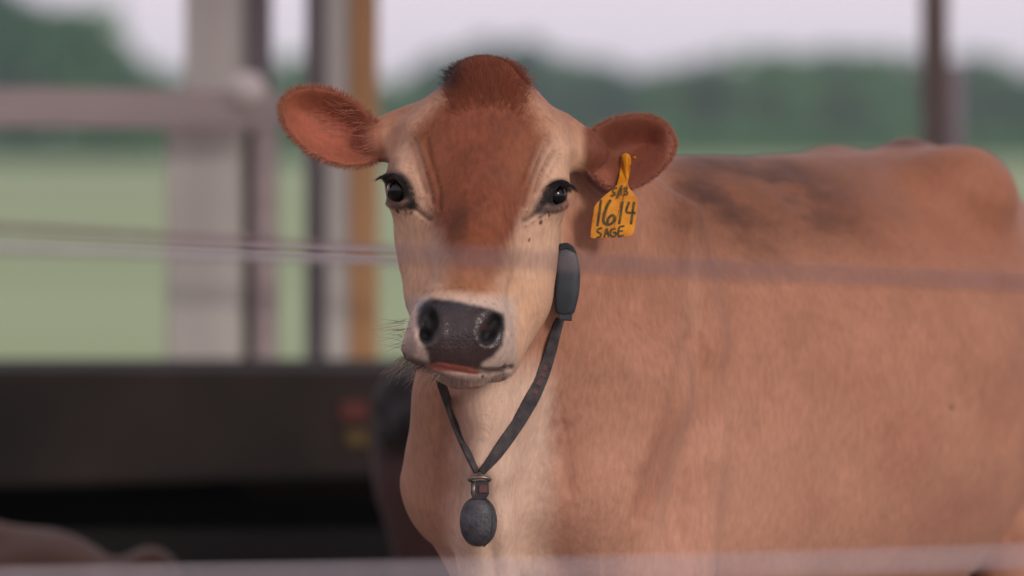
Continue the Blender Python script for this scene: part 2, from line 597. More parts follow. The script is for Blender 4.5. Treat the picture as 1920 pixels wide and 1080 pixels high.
# lower lip and chin
fld.loft_y([(682, 795, 925, -222, -60, 2.2), (697, 800, 922, -228, -50, 2.2), (712, 818, 915, -212, -45, 2.2), (726, 845, 900, -180, -60, 2.0)], 12)
# jaw rami
fld.chain([(984, 450, 60, 54), (970, 560, 10, 50), (925, 660, -60, 55)], 40)
fld.chain([(806, 450, 60, 54), (818, 560, 0, 44), (850, 660, -70, 50)], 40)
# brow ridges / orbits
fld.ell((766, 345, 24), (44, 58, 62), 26)
fld.ell((1026, 356, 22), (42, 58, 62), 26)
# poll bump carrying the forelock
fld.ell((908, 152, 85), (66, 48, 75), 24)
# ear roots
fld.chain([(770, 250, 110, 52), (715, 262, 105, 42)], 26)
fld.chain([(1045, 262, 110, 52), (1100, 285, 115, 40)], 26)
EARL = catmull(np.array([(722, 236), (700, 214), (668, 184), (628, 164), (585, 157), (548, 164), (526, 184), (520, 208), (528, 238), (546, 264), (572, 288),
        (606, 306), (645, 317), (682, 316), (708, 306), (730, 290)], float), 4)
EARR = catmull(np.array([(1082, 262), (1100, 242), (1136, 220), (1178, 210), (1220, 212), (1252, 228), (1268, 254), (1270, 280), (1252, 312), (1222, 342),
        (1180, 362), (1140, 358), (1112, 338), (1092, 312)], float), 4)
def ear(poly, wfun, depth, spread, thick, lo, hi):
    def fn(x, y, w):
        sd = poly_sd(x[:, :, 0].astype(float), y[:, :, 0].astype(float), poly)[:, :, None]
        e = np.clip(-sd / spread, 0, 1)
        e = e * e * (3 - 2 * e)
        w0 = wfun(x, y) + depth * e
        a, b = sd + 6, np.abs(w - w0) - thick
        k = 6.0
        h = np.clip(0.5 - 0.5 * (a - b) / k, 0, 1)
        return a * (1 - h) + b * h + k * h * (1 - h)
    fld.add(fn, lo, hi, 14)
ear(EARL, lambda x, y: 95 - 0.10 * (720 - x) + 0.15 * (240 - y), 46, 62, 7.5, (490, 130, 20), (760, 345, 250))
ear(EARR, lambda x, y: 120 + 0.22 * (x - 1090) + 0.30 * (260 - y), 60, 70, 7.5, (1060, 180, 30), (1300, 390, 300))
# eye sockets
EYEL, EYER = (745, 354, 8), (1043, 364, 4)
fld.ell((744, 357, -8), (30, 20, 28), 6, cut=True, rot=0.8)
fld.ell((1043, 367, -8), (28, 18, 28), 6, cut=True, rot=-0.75)
# nostrils
fld.ell((807, 598, -236), (16, 27, 30), 9, cut=True, rot=-0.2)
fld.ell((799, 628, -232), (14, 16, 26), 9, cut=True)
fld.ell((917, 622, -238), (15, 25, 30), 9, cut=True, rot=0.45)
fld.ell((930, 602, -226), (14, 15, 26), 9, cut=True)

fld.chain([(798, 590, -240, 10), (787, 574, -226, 6)], 7, cut=True)
fld.chain([(930, 604, -238, 10), (944, 592, -224, 6)], 7, cut=True)
CV, CF = surface_nets(fld)
CV = relax(CV, CF, 2, 0.5)
CN = vert_normals(CV, CF)

# fine relief of the face: grooves and rims along drawn lines
def dline(p, pts, per=6):
    q = catmull(pts, per)
    d = np.full(len(p), 1e9)
    for a, b in zip(q[:-1], q[1:]):
        e = b - a
        t = np.clip(((p - a) @ e) / (e @ e + 1e-9), 0, 1)
        d = np.minimum(d, np.linalg.norm(p - a - t[:, None] * e, axis=1))
    return d
head = (CV[:, 2] < 175) & (CV[:, 1] < 760) & (CV[:, 0] < 1300)
front = head & (CN[:, 2] < 0.15)
XY = CV[:, :2]
disp = np.zeros(len(CV))
def groove(pts, depth, sig):
    m = front
    d = dline(XY[m], np.array(pts, float))
    disp[m] -= depth * np.exp(-(d / sig) ** 2)
WRINKLES = [[(776, 262), (790, 300), (806, 350), (812, 380)], [(800, 262), (808, 300), (822, 350), (824, 390)],
            [(770, 272), (784, 315), (798, 360)],
            [(1030, 268), (1012, 300), (996, 340), (985, 385)], [(1012, 262), (998, 300), (982, 345)], [(1040, 285), (1018, 320), (1004, 360)]]
for wv in WRINKLES:
    groove(wv, 2.8, 5.0)
groove([(748, 664), (770, 676), (800, 686), (850, 697), (895, 704), (930, 697), (958, 690)], 7, 4.5)      # mouth
groove([(765, 385), (785, 396), (806, 412)], 3.5, 5)
groove([(1018, 392), (1004, 402), (985, 412)], 3.5, 5)
for c, r in (((803, 608), (27, 38)), ((920, 617), (30, 34))):        # swollen nostril rims
    m = front & (CV[:, 1] > 540) & (CV[:, 1] < 680)
    q = np.sqrt(((XY[m, 0] - c[0]) / r[0]) ** 2 + ((XY[m, 1] - c[1]) / r[1]) ** 2)
    disp[m] += 2.5 * np.exp(-((q - 1.05) / 0.25) ** 2)
for pts in ([(720, 336), (736, 328), (754, 334), (766, 350)], [(1022, 352), (1036, 342), (1052, 342), (1064, 352)]):   # upper lids
    m = front; d = dline(XY[m], np.array(pts, float)); disp[m] += 5 * np.exp(-(d / 5) ** 2)
for pts in ([(726, 378), (744, 386), (766, 378), (774, 392)], [(1060, 382), (1044, 391), (1022, 392), (1010, 402)]):   # lower lids
    m = front; d = dline(XY[m], np.array(pts, float)); disp[m] += 4 * np.exp(-(d / 5) ** 2)
m = (CV[:, 2] < 330) & (CV[:, 1] > 600) & (CV[:, 1] < 1150) & (CN[:, 2] < 0.2)
fd = smooth01(XY[m][:, 1], 725, 800)
for pts, dep, sig in (([(835, 730), (843, 800), (852, 880), (868, 970)], 16, 20), ([(1020, 730), (1010, 830), (1000, 930), (990, 1040)], 10, 22),
                      ([(905, 900), (918, 1000), (930, 1090)], 9, 16), ([(1062, 800), (1058, 850), (1064, 920)], 4, 14)):
    d = dline(XY[m], np.array(pts, float)); disp[m] -= dep * fd * np.exp(-(d / sig) ** 2)
d = dline(XY[m], np.array([(908, 725), (906, 800), (902, 880)], float)); disp[m] += 9 * fd * np.exp(-(d / 22) ** 2)
m = (CV[:, 2] < 800) & (CV[:, 0] > 1130) & (CV[:, 0] < 1420) & (CV[:, 1] > 420) & (CN[:, 2] < 0.3)
fd = smooth01(XY[m][:, 1], 480, 700)
for pts, dep, sig in (([(1300, 480), (1308, 600), (1318, 760), (1324, 900), (1322, 1120)], 9, 15), ([(1292, 640), (1270, 760), (1240, 860), (1200, 970)], 9, 17),
                      ([(1190, 900), (1150, 1010), (1130, 1120)], 6, 22)):
    d = dline(XY[m], np.array(pts, float)); disp[m] -= dep * fd * np.exp(-(d / sig) ** 2)
disp += 1.6 * fbm(CV, 46, 3) * (CV[:, 1] > 150)
disp += 8.0 * fbm(CV, 150, 13, 2) * smooth01(CV[:, 0], 1060, 1200)
CV = CV + CN * disp[:, None]
CN = vert_normals(CV, CF)

# ---- coat colours: the animal's pigment, with some light and shade painted in
def blend(c, m, rgb):
    return c * (1 - m[:, None]) + np.asarray(rgb)[None, :] * m[:, None]
def blob(p, cx, cy, rx, ry, rot=0.0, soft=0.45):
    ca, sa = math.cos(rot), math.sin(rot)
    u = (p[:, 0] - cx) * ca + (p[:, 1] - cy) * sa
    v = -(p[:, 0] - cx) * sa + (p[:, 1] - cy) * ca
    q = np.sqrt((u / rx) ** 2 + (v / ry) ** 2)
    return 1 - smooth01(q, 1 - soft, 1 + soft)

TAN, CREAM, RED = lin(164, 114, 91), lin(192, 152, 130), lin(118, 64, 43)
def paint(p, nrm):
    n1, n2, n3 = fbm(p, 90, 11), fbm(p, 26, 21), fbm(p * np.array([1, .35, 1]), 10, 31)
    x, y, w = p[:, 0] + 7 * n2, p[:, 1] + 7 * n1, p[:, 2]
    q = np.stack([x, y], 1)
    c = np.tile(TAN, (len(p), 1)) * (1 + 0.14 * n1 + 0.10 * n2 + 0.10 * fbm(p, 200, 29, 2) + 0.10 * fbm(p * np.array([1, .5, 1]), 45, 19))[:, None]
    wet = np.zeros(len(p))
    inL = (1 - smooth01(poly_sd(p[:, 0], p[:, 1], EARL), 6, 14)) * (w < 260)
    inR = (1 - smooth01(poly_sd(p[:, 0], p[:, 1], EARR), 6, 14)) * (w < 235)
    wt_ = np.interp(y, [300, 480, 600, 690], [145, 125, 65, -20])
    hd = (1 - smooth01(w, wt_ - 50, wt_ + 50)) * (1 - smooth01(y, 712, 740))
    hd = hd * (1 - smooth01(x, 1040, 1075) * smooth01(y, 330, 420))
    hd = np.maximum(hd, np.maximum(inL, inR))
    body = 1 - hd
    # body
    c = blend(c, body * smooth01(y, 560, 960) * (1 - 0.6 * smooth01(x, 1330, 1860)) * 0.6, lin(200, 150, 127))  # lower body lightened, painting in the light from below
    c = blend(c, body * (1 - smooth01(x, 1010, 1060)) * smooth01(x, 815, 880) * smooth01(y, 640, 740) * 0.9, lin(214, 182, 161))
    c = blend(c, body * (1 - smooth01(x, 790, 860)) * smooth01(y, 640, 740) * 0.8, lin(160, 116, 90))  # shaded far side of the chest painted darker
    c = blend(c, body * blob(q, 850, 850, 40, 130, 0.1) * 0.5, lin(140, 95, 75))  # shade of the chest groove painted into the coat
    up = body * smooth01(x, 1200, 1290) * (1 - smooth01(x, 1600, 1760)) * smooth01(y, 265, 310) * (1 - smooth01(y, 400, 545))
    c = blend(c, up * 0.9, lin(122, 78, 57))  # soft shading along the upper back painted in, under the dirt
    dirt = smooth01(fbm(p * np.array([.5, 1, .5]), 60, 77, 4) + 0.25 * n3, -0.05, 0.5)
    c = blend(c, up * dirt * 0.7, lin(88, 56, 43))
    brk = smooth01(fbm(p * np.array([.35, 1, .35]), 22, 88, 4) + 0.3 * n1, -0.35, 0.4)
    for cx, cy, rx, ry, ro, al in ((1470, 340, 130, 30, 0.2, .75), (1335, 380, 62, 20, 0.6, .7), (1560, 400, 130, 30, 0.35, .45), (1420, 425, 60, 18, 0.3, .4), (1300, 320, 60, 26, 0.3, .4)):
        c = blend(c, body * blob(q, cx, cy, rx, ry, ro, 0.8) * al * brk, lin(72, 46, 37))
    c = blend(c, body * smooth01(x, 1450, 1800) * (1 - smooth01(y, 420, 620)) * 0.6, lin(152, 96, 72))
    c = blend(c, body * smooth01(y, 600, 800) * smooth01(x, 1380, 1480) * smooth01(fbm(p, 120, 5), -0.1, 0.6) * 0.4, lin(152, 96, 82))
    c = blend(c, body * blob(q, 1050, 790, 26, 60, 0.0) * 0.5 * smooth01(n3, -.3, .6), lin(135, 78, 60))
    c = blend(c, body * blob(q, 1225, 880, 26, 120, 0.3) * 0.4, lin(145, 88, 68))  # shade along the shoulder fold painted into the coat
    spots = smooth01(vnoise(p, 17, 91), 0.93, 0.99) * smooth01(x, 1500, 1600)
    c = blend(c, body * blob(q, 1301, 560, 14, 110, 0.02, 0.9) * 0.22, lin(206, 160, 138))  # lit rear edge of the shoulder painted as a pale streak
    c = blend(c, body * smooth01(w, 1380, 1460) * smooth01(y, 560, 720) * 0.7, lin(206, 166, 140))
    for cx, rx in ((1680, 75), (1818, 48)):
        c = blend(c, body * (w > 700) * blob(q, cx, 267, rx, 11, 0.0, 0.5) * 0.75, lin(78, 50, 42))
    c = blend(c, body * spots * 0.8, lin(70, 45, 40))
    # face
    f = np.tile(lin(198, 156, 127), (len(p), 1)) * (1 + 0.06 * n2 + 0.05 * n3)[:, None]
    xs = np.array([(100, 800, 1030), (150, 826, 1000), (180, 842, 978), (220, 812, 992), (255, 772, 1018), (300, 776, 1016), (350, 794, 1004), (400, 808, 988), (440, 824, 966),
                   (480, 836, 946), (530, 838, 926), (552, 860, 900), (570, 880, 884)], float)
    xl, xr = np.interp(y, xs[:, 0], xs[:, 1]), np.interp(y, xs[:, 0], xs[:, 2])
    sf = np.interp(y, [150, 220, 330, 450], [46, 40, 30, 30])
    m = smooth01(x, xl - sf, xl + 24) * (1 - smooth01(x, xr - 24, xr + sf)) * (1 - smooth01(y, 528, 560))
    sh = 1 - smooth01(y, 170, 235)
    f = blend(f, (1 - smooth01(y, 215, 300)) * 0.85, lin(160, 110, 84))
    f = blend(f, sh * 0.5, lin(150, 92, 70))
    f = blend(f, blob(q, 775, 225, 50, 16, -0.65) * 0.5, lin(190, 140, 112))
    red = RED[None, :] * (1 + 0.22 * n3 + 0.16 * n2 + 0.30 * fbm(p * np.array([1, .13, 1]), 9, 15))[:, None]
    red = blend(red, blob(q, 800, 300, 40, 80, -0.2, 0.8) * 0.5 + blob(q, 990, 300, 40, 80, 0.2, 0.8) * 0.5, lin(140, 84, 56))
    fade = 1 - 0.35 * smooth01(y, 430, 540)
    f = f * (1 - (m * fade)[:, None]) + red * (m * fade)[:, None]
    f = blend(f, blob(q, 775, 320, 26, 70, -0.25) * 0.35, lin(216, 180, 156))
    f = blend(f, blob(q, 1030, 310, 28, 60, 0.35) * 0.35, lin(216, 180, 156))
    f = blend(f, blob(q, 785, 450, 30, 80, -0.1) * 0.35, lin(218, 178, 146))
    f = blend(f, blob(q, 1005, 450, 40, 70, 0.15) * 0.4, lin(216, 180, 156))
    f = blend(f, blob(q, 862, 418, 20, 42, 0.1, 0.7) * 0.75, lin(72, 42, 26))
    f = blend(f, blob(q, 900, 470, 40, 60, 0.1, 0.7) * 0.35, lin(130, 72, 40))
    f = blend(f, blob(q, 880, 535, 46, 20, 0.1, 0.6) * 0.55, lin(142, 86, 50))
    for wv in WRINKLES:
        d = dline(p[:, :2], np.array(wv, float), 4)
        f = blend(f, 0.35 * np.exp(-(d / 6) ** 2), lin(110, 62, 42))  # shade in the carved wrinkles painted into the colour
    for pts in ([(838, 176), (800, 205), (762, 240), (738, 275)], [(990, 182), (1022, 215), (1050, 250), (1064, 300)]):
        d = dline(p[:, :2], np.array(pts, float), 4)
        f = blend(f, 0.42 * np.exp(-(d / 14) ** 2) * smooth01(n3, -0.8, 0.5), lin(206, 166, 138))
    # muzzle band, nose pad, lips
    mb = smooth01(y, 540, 572) * (1 - smooth01(np.abs(x - 858), 100, 118))
    f = blend(f, mb * 0.9, lin(188, 166, 153))
    f = blend(f, mb * smooth01(vnoise(p, 6, 8), 0.45, 0.75) * 0.45, lin(90, 72, 70))
    NP = [(784, 566), (810, 559), (850, 563), (890, 572), (925, 580), (945, 588), (948, 615), (942, 645), (925, 668), (905, 680), (897, 697), (850, 692), (803, 684), (802, 664), (789, 640), (781, 605)]
    sd = poly_sd(p[:, 0] + 2 * n2, p[:, 1] + 2 * n3, NP)
    np_m = (1 - smooth01(sd, -5, 5)) * (nrm[:, 2] < 0.4)
    nosec = lin(54, 42, 41)[None, :] * (1 + 0.35 * fbm(p, 14, 41))[:, None]
    nosec = blend(nosec, smooth01(p[:, 1], 630, 690) * 0.5, lin(66, 48, 44))
    nosec = blend(nosec, (1 - smooth01(p[:, 1], 572, 592)) * 0.7, lin(40, 36, 42))
    nosec = blend(nosec, np.maximum(blob(p[:, :2], 788, 592, 14, 34, -0.1), blob(p[:, :2], 942, 606, 14, 30, 0.1)) * 0.7, lin(34, 29, 33))
    f = f * (1 - np_m[:, None]) + nosec * np_m[:, None]
    wet = np.maximum(wet, np_m * hd)
    for (cx, cy, rx, ry, ro) in ((807, 598, 17, 28, -.2), (799, 628, 14, 16, 0), (917, 622, 16, 26, .45), (930, 602, 15, 16, 0)):
        f = blend(f, blob(p[:, :2], cx, cy, rx, ry, ro, 0.25), lin(22, 18, 20))  # dark of the nostril hollows painted in
        wet = wet * (1 - 0.9 * blob(p[:, :2], cx, cy, rx, ry, ro, 0.25))
    f = blend(f, blob(p[:, :2], 909, 613, 9, 6, 0.2, 0.4) * 0.6, lin(80, 44, 42))
    LP = [(804, 684), (822, 679), (860, 685), (898, 693), (897, 702), (862, 699), (825, 695), (802, 692)]
    sd = poly_sd(p[:, 0] + 2 * n3, p[:, 1] + 1.5 * n2, LP)
    lp = 1 - smooth01(sd, -2, 3)
    f = blend(f, lp * np.clip(0.8 + 0.35 * n3, 0.3, 1), lin(182, 96, 78))
    wet = np.maximum(wet, lp * 0.6 * hd)
    d = dline(p[:, :2], np.array([(748, 662), (770, 674), (796, 684)], float))
    f = blend(f, 0.8 * np.exp(-(d / 6) ** 2), lin(58, 42, 40))
    d = dline(p[:, :2], np.array([(898, 690), (930, 694), (960, 687)], float))
    f = blend(f, 0.75 * np.exp(-(d / 4) ** 2), lin(66, 50, 48))
    d = dline(p[:, :2], np.array([(800, 697), (850, 704), (895, 708)], float))
    f = blend(f, 0.6 * np.exp(-(d / 4) ** 2), lin(90, 70, 66))
    f = blend(f, smooth01(y, 700, 712) * (1 - smooth01(np.abs(x - 868), 50, 70)) * 0.6, lin(140, 116, 106))
    f = blend(f, blob(q, 765, 655, 14, 20, 0.3) * 0.6, lin(120, 100, 96))
    # eyes' dark skin
    for pts, wd, al, rg in (([(722, 366), (738, 383), (758, 387), (776, 388)], 6.0, 0.85, (44, 36, 40)),
                    ([(1060, 378), (1046, 389), (1026, 393), (1012, 396)], 6.5, 0.85, (56, 46, 50)), ([(1017, 378), (1009, 391)], 9, 0.85, (52, 42, 46)),
                    ([(776, 382), (790, 397), (806, 409)], 5.0, 0.65, (52, 40, 40)), ([(1010, 392), (1000, 401), (984, 412)], 5.0, 0.6, (52, 40, 40)),
                    ([(719, 338), (736, 329), (752, 333), (764, 347), (770, 366), (774, 384)], 9.0, 0.97, (24, 20, 23)),
                    ([(1068, 351), (1053, 343), (1037, 346), (1025, 360), (1018, 378)], 7.5, 0.97, (26, 21, 24))):
        d = dline(p[:, :2], np.array(pts, float))
        f = blend(f, (1 - smooth01(d, wd * 0.35, wd * 1.8)) * al, lin(*rg))
    f = blend(f, blob(p[:, :2], 744, 357, 26, 17, 0.8, 0.3), lin(24, 20, 22))
    f = blend(f, blob(p[:, :2], 1043, 367, 25, 16, -0.75, 0.3), lin(24, 20, 22))
    f = blend(f, blob(q, 735, 318, 16, 22, 0.5) * 0.45, lin(100, 82, 80))
    f = blend(f, smooth01(vnoise(p, 8, 55), 0.1, 0.5) * blob(p[:, :2], 750, 398, 16, 9, 0.1, 0.3), lin(100, 56, 48))
    for cx, cy, r in ((1014, 417, 3.5), (992, 450, 2.2), (1030, 404, 2), (905, 706, 3), (943, 712, 4), (946, 686, 3.5)):
        f = blend(f, blob(p[:, :2], cx, cy, r, r * 1.5, 0.3, 0.4) * 0.9, lin(70, 40, 34))
    # ears
    eL = smooth01(712 - p[:, 0] + 0.15 * (p[:, 1] - 240), -14, 14) * inL
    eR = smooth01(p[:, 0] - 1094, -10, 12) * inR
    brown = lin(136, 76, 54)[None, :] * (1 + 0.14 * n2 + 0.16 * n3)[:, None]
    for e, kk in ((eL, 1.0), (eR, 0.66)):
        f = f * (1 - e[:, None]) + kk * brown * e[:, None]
    f = blend(f, eL * blob(q, 612, 245, 62, 44, 0.5, 0.6) * 0.7, lin(168, 94, 74))
    f = blend(f, eL * blob(q, 655, 215, 60, 22, 0.5, 0.6) * 0.5, lin(118, 62, 44))
    f = blend(f, eL * blob(q, 665, 300, 55, 22, -0.1, 0.6) * 0.55, lin(150, 84, 62))
    f = blend(f, eL * blob(q, 705, 265, 20, 30, 0.3, 0.6) * 0.7, lin(172, 116, 92))
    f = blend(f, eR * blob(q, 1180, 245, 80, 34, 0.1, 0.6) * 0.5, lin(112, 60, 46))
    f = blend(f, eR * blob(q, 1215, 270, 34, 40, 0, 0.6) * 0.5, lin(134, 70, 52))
    f = blend(f, eR * blob(q, 1125, 335, 26, 22, 0.6, 0.6) * 0.4, lin(170, 104, 84))
    f = blend(f, eR * blob(q, 1262, 275, 14, 40, 0, 0.6) * 0.6, lin(165, 104, 86))
    # hair behind the face (poll)
    f = blend(f, blob(q, 911, 135, 70, 44, 0, 0.7) * 0.6, lin(120, 65, 44))
    # side and back of the head and throat stay tan-cream
    c = c * (1 - hd[:, None]) + f * hd[:, None]
    return np.clip(c, 0.004, 0.9), wet

CC, CW = paint(CV, CN)
cow = empty('cow', tuple(P(1150, 1895, 500)))
tag(cow, 'tan dairy cow facing the camera with yellow ear tag and neck strap', 'cow')
mesh_np('body', P(CV[:, 0], CV[:, 1], CV[:, 2]), CF[:, ::-1] if False else CF, HIDE, cow, CC, True, {'wet': CW})
#BODY_END

from mathutils.bvhtree import BVHTree
bvh = BVHTree.FromPolygons([tuple(v) for v in CV], [tuple(int(i) for i in f) for f in CF])
def front_w(x, y, start=-500.0, default=120.0):
    h = bvh.ray_cast(Vector((x, y, start)), Vector((0, 0, 1)))
    return h[0].z if h[0] is not None else default

def head_part(name, Vpx, F, mat, parent, col=None, smooth=True):
    return mesh_np(name, P(Vpx[:, 0], Vpx[:, 1], Vpx[:, 2]), F, mat, parent, col, smooth)

# ---- coat: short hair lying along its growth
def flow(p, nrm, col):
    x, y, w = p[:, 0], p[:, 1], p[:, 2]
    wt_ = np.interp(y, [300, 480, 600, 690], [145, 125, 65, -20])
    headm = ((1 - smooth01(w, wt_ - 60, wt_ + 60)) * (1 - smooth01(y, 690, 760)))[:, None]
    dh = np.stack([(x - 900) / 170, np.clip((y - 300) / 60, -1, 1), np.full(len(p), 0.15)], 1)
    db = np.stack([np.full(len(p), CT * 0.6), np.full(len(p), 0.75), np.full(len(p), ST * 0.6)], 1)
    d = dh * headm + db * (1 - headm)
    eL = (x < 722) & (y < 335) & (w < 260)
    d[eL] = np.array([-1.0, -0.05, 0.1])
    eR = (x > 1090) & (poly_sd(x, y, EARR) < 10) & (w < 235)
    d[eR] = np.array([1.0, -0.15, 0.2])
    return d

tri_a, tri_b, tri_c = CV[CF[:, 0]], CV[CF[:, 1]], CV[CF[:, 2]]
qd = CV[CF[:, 3]]
area = 0.5 * np.linalg.norm(np.cross(tri_c - tri_a, qd - tri_b), axis=1)
cen = (tri_a + tri_b + tri_c + qd) / 4
fn = CN[CF].mean(1)
fwet = CW[CF].mean(1)
dens = np.where(cen[:, 2] < 180, 1.0, np.where(cen[:, 2] < 420, 0.38, 0.09))
dens *= (fn[:, 2] < 0.5) & (cen[:, 1] < 1120) & (cen[:, 1] > 90) & (cen[:, 0] < 1990) & (fwet < 0.25)
for c, r in ((EYEL, 25), (EYER, 23)):
    dens *= (np.hypot(cen[:, 0] - c[0], cen[:, 1] - c[1]) > r)
pr = area * dens
NB = 260000
pick = rng.choice(len(CF), NB, p=pr / pr.sum())
u, v = rng.random(NB)[:, None], rng.random(NB)[:, None]
def bil(A):
    return (A[CF[pick, 0]] * (1 - u) * (1 - v) + A[CF[pick, 1]] * u * (1 - v) + A[CF[pick, 2]] * u * v + A[CF[pick, 3]] * (1 - u) * v)
R0, N0, C0 = bil(CV), bil(CN), bil(CC)
N0 /= np.linalg.norm(N0, axis=1)[:, None]
D = flow(R0, N0, C0)
cl = np.stack([vnoise(R0, 30, 61), vnoise(R0, 30, 62), vnoise(R0, 30, 63)], 1)
cl2 = np.stack([vnoise(R0, 130, 64), vnoise(R0, 130, 65), vnoise(R0, 130, 66)], 1)
D = D + 0.35 * cl + 0.45 * cl2 + 0.15 * rng.normal(size=D.shape)
D -= (D * N0).sum(1)[:, None] * N0
D /= np.linalg.norm(D, axis=1)[:, None] + 1e-6
lift = np.radians(rng.uniform(3, 9, NB))[:, None]
dirn = np.cos(lift) * D + np.sin(lift) * N0
L = rng.uniform(7, 13, NB)[:, None]
muz = ((R0[:, 1] > 545) & (R0[:, 1] < 725) & (R0[:, 2] < -60))[:, None]
L = np.where(muz, L * 0.55, L)
poll = (((R0[:, 1] < 210) & (np.abs(R0[:, 0] - 912) < 90)))[:, None]
L = np.where(poll, L * 1.3, L)
side = np.cross(dirn, N0 + 0.2 * rng.normal(size=N0.shape))
side /= np.linalg.norm(side, axis=1)[:, None] + 1e-6
wd = rng.uniform(0.4, 0.85, NB)[:, None]
base = R0 - 1.0 * N0
BV = np.stack([base - side * wd, base + side * wd, base + dirn * L], 1).reshape(-1, 3)
shade = np.exp(rng.normal(0, 1, NB) * np.where(R0[:, 2] > 180, 0.09, np.where(C0[:, 0] < 0.22, 0.22, 0.14)))[:, None]
BC = np.repeat(np.clip(C0 * shade, 0.004, 0.95), 3, axis=0)
BC[2::3] *= 1.12
tag(head_part('coat_hair', BV, np.arange(NB * 3).reshape(-1, 3), HAIR, cow, np.clip(BC, 0, 0.95), False), kind='stuff')

# ---- ear fringes
def fringe(poly, cx, cy, n, lmin, lmax, wt):
    vs, cs = [], []
    m = len(poly)
    for _ in range(n):
        i = random.randrange(m - 1)
        t = random.random()
        q = poly[i] * (1 - t) + poly[i + 1] * t
        e = poly[i + 1] - poly[i]
        nn = np.array([e[1], -e[0]]) / (np.hypot(*e) + 1e-6)
        if nn @ (q - np.array([cx, cy])) < 0: nn = -nn
        if not wt(q): continue
        q = q - nn * random.uniform(5, 9)
        w = front_w(q[0], q[1])
        if w > 260: continue
        d = nn + 0.45 * np.array([wt.dir[0], wt.dir[1]]) + 0.3 * rng.normal(size=2)
        d /= np.hypot(*d)
        ln = random.uniform(lmin, lmax)
        s_ = np.array([-d[1], d[0]]) * random.uniform(0.35, 0.6)
        a = np.array([q[0] - s_[0], q[1] - s_[1], w - 1]); b = np.array([q[0] + s_[0], q[1] + s_[1], w - 1])
        c = np.array([q[0] + d[0] * ln, q[1] + d[1] * ln, w + random.uniform(-5, 5)])
        vs += [a, b, c]
        col = lin(150, 92, 70) * math.exp(random.gauss(0, 0.2))
        cs += [col * 0.8, col * 0.8, col]
    return vs, cs
class Wt:
    def __init__(s, f, d): s.f, s.dir = f, d
    def __call__(s, q): return s.f(q)
v1, c1 = fringe(EARL, 620, 240, 1500, 7, 13, Wt(lambda q: q[0] < 712, (-0.6, 0)))
v2, c2 = fringe(EARR, 1180, 285, 900, 6, 10, Wt(lambda q: q[0] > 1100, (0.4, 0)))
# long pale hairs growing inside the left-hand ear from its root
for k in range(260):
    q = np.array([random.uniform(560, 705), 0.0]); q[1] = random.uniform(195, 305)
    if poly_sd(np.array([q[0]]), np.array([q[1]]), EARL)[0] > -10: continue
    w = front_w(*q)
    ang = math.pi + random.gauss(0.05 * (250 - q[1]) / 25, 0.28)
    ln = random.uniform(18, 38)
    d = np.array([math.cos(ang), math.sin(ang)])
    s_ = np.array([-d[1], d[0]]) * 0.36
    v1 += [np.array([*(q - s_), w]), np.array([*(q + s_), w]), np.array([*(q + d * ln), w - 9])]
    col = (lin(164, 100, 78) if random.random() < 0.6 else lin(128, 74, 54)) * math.exp(random.gauss(0, 0.15))
    c1 += [col, col, col * 1.1]
fv, fc = np.array(v1 + v2), np.array(c1 + c2)
tag(head_part('ear_fringe', fv, np.arange(len(fv)).reshape(-1, 3), HAIR, cow, fc, False), kind='stuff')

# ---- forelock: curled tuft on the poll
parts, cols = [], []
for k in range(3600):
    a = random.uniform(-1, 1)
    wisp = k < 110
    y0 = random.triangular(106, 208, 116)
    x0 = 911 + (74 - 22 * float(smooth01(np.array(y0), 160, 240))) * a + random.gauss(0, 5)
    y0 += 20 * a * a
    if wisp:
        x0, y0 = random.uniform(938, 990), 0
        y0 = 112 + max(0, x0 - 940) * 0.9 + random.uniform(0, 14)
    w0 = front_w(x0, y0, default=95)
    ln = random.uniform(14, 30) * (0.6 + 0.4 * min(1, max(0, (y0 - 110) / 45))) * (1 - 0.45 * max(0, abs(a) - 0.6) / 0.4) if not wisp else random.uniform(18, 32)
    ang = math.radians(-90 + 34 * a + random.gauss(0, 16))
    if wisp: ang = math.radians(random.uniform(-75, -25))
    curl = random.gauss(0.25 * a, 0.35) if not wisp else random.choice((1, 1, -1)) * random.uniform(1.2, 3.2)
    pts = []
    px, py, pw = x0, y0, w0
    off = random.uniform(1, 5) if not wisp else 3
    for i in range(7):
        h_ = front_w(px, py, default=1e6)
        if h_ < 1e5 and abs(h_ - pw) < 30: pw = h_
        else: pw += 5 if not wisp else 2
        pts.append((px, py, pw - off * math.sin(math.pi * i / 6 * 0.8)))
        px += math.cos(ang) * ln / 6
        py += math.sin(ang) * ln / 6 * (1.0 if wisp or h_ < 1e5 else 0.35)
        ang += curl / 5
    pts = np.array(pts)
    V_, F_ = tube(pts, np.linspace(0.5 if y0 < 160 else 0.36, 0.18, 7), 3, False)
    parts.append((V_, F_))
    dk = 1 - float(smooth01(np.array(x0 + random.gauss(0, 8)), 845, 885))
    dk *= 1 - float(smooth01(np.array(y0), 160, 195))
    lo = float(smooth01(np.array(y0), 120, 220))
    c = (lin(132, 72, 50) * (1 - lo) + RED * 1.5 * lo) * (1 - dk) + lin(52, 34, 34) * dk
    c = c * math.exp(random.gauss(0, 0.2))
    ft = np.repeat(np.linspace(0, 1, 7), 3)[:, None]
    rt = RED * 1.45 * lo + c * (1 - lo)
    cols.append(rt[None] * (1 - ft) + c[None] * ft)
V_, F_ = merge(parts)
tag(head_part('forelock', V_, F_, HAIR, cow, np.vstack(cols), True), kind='stuff')

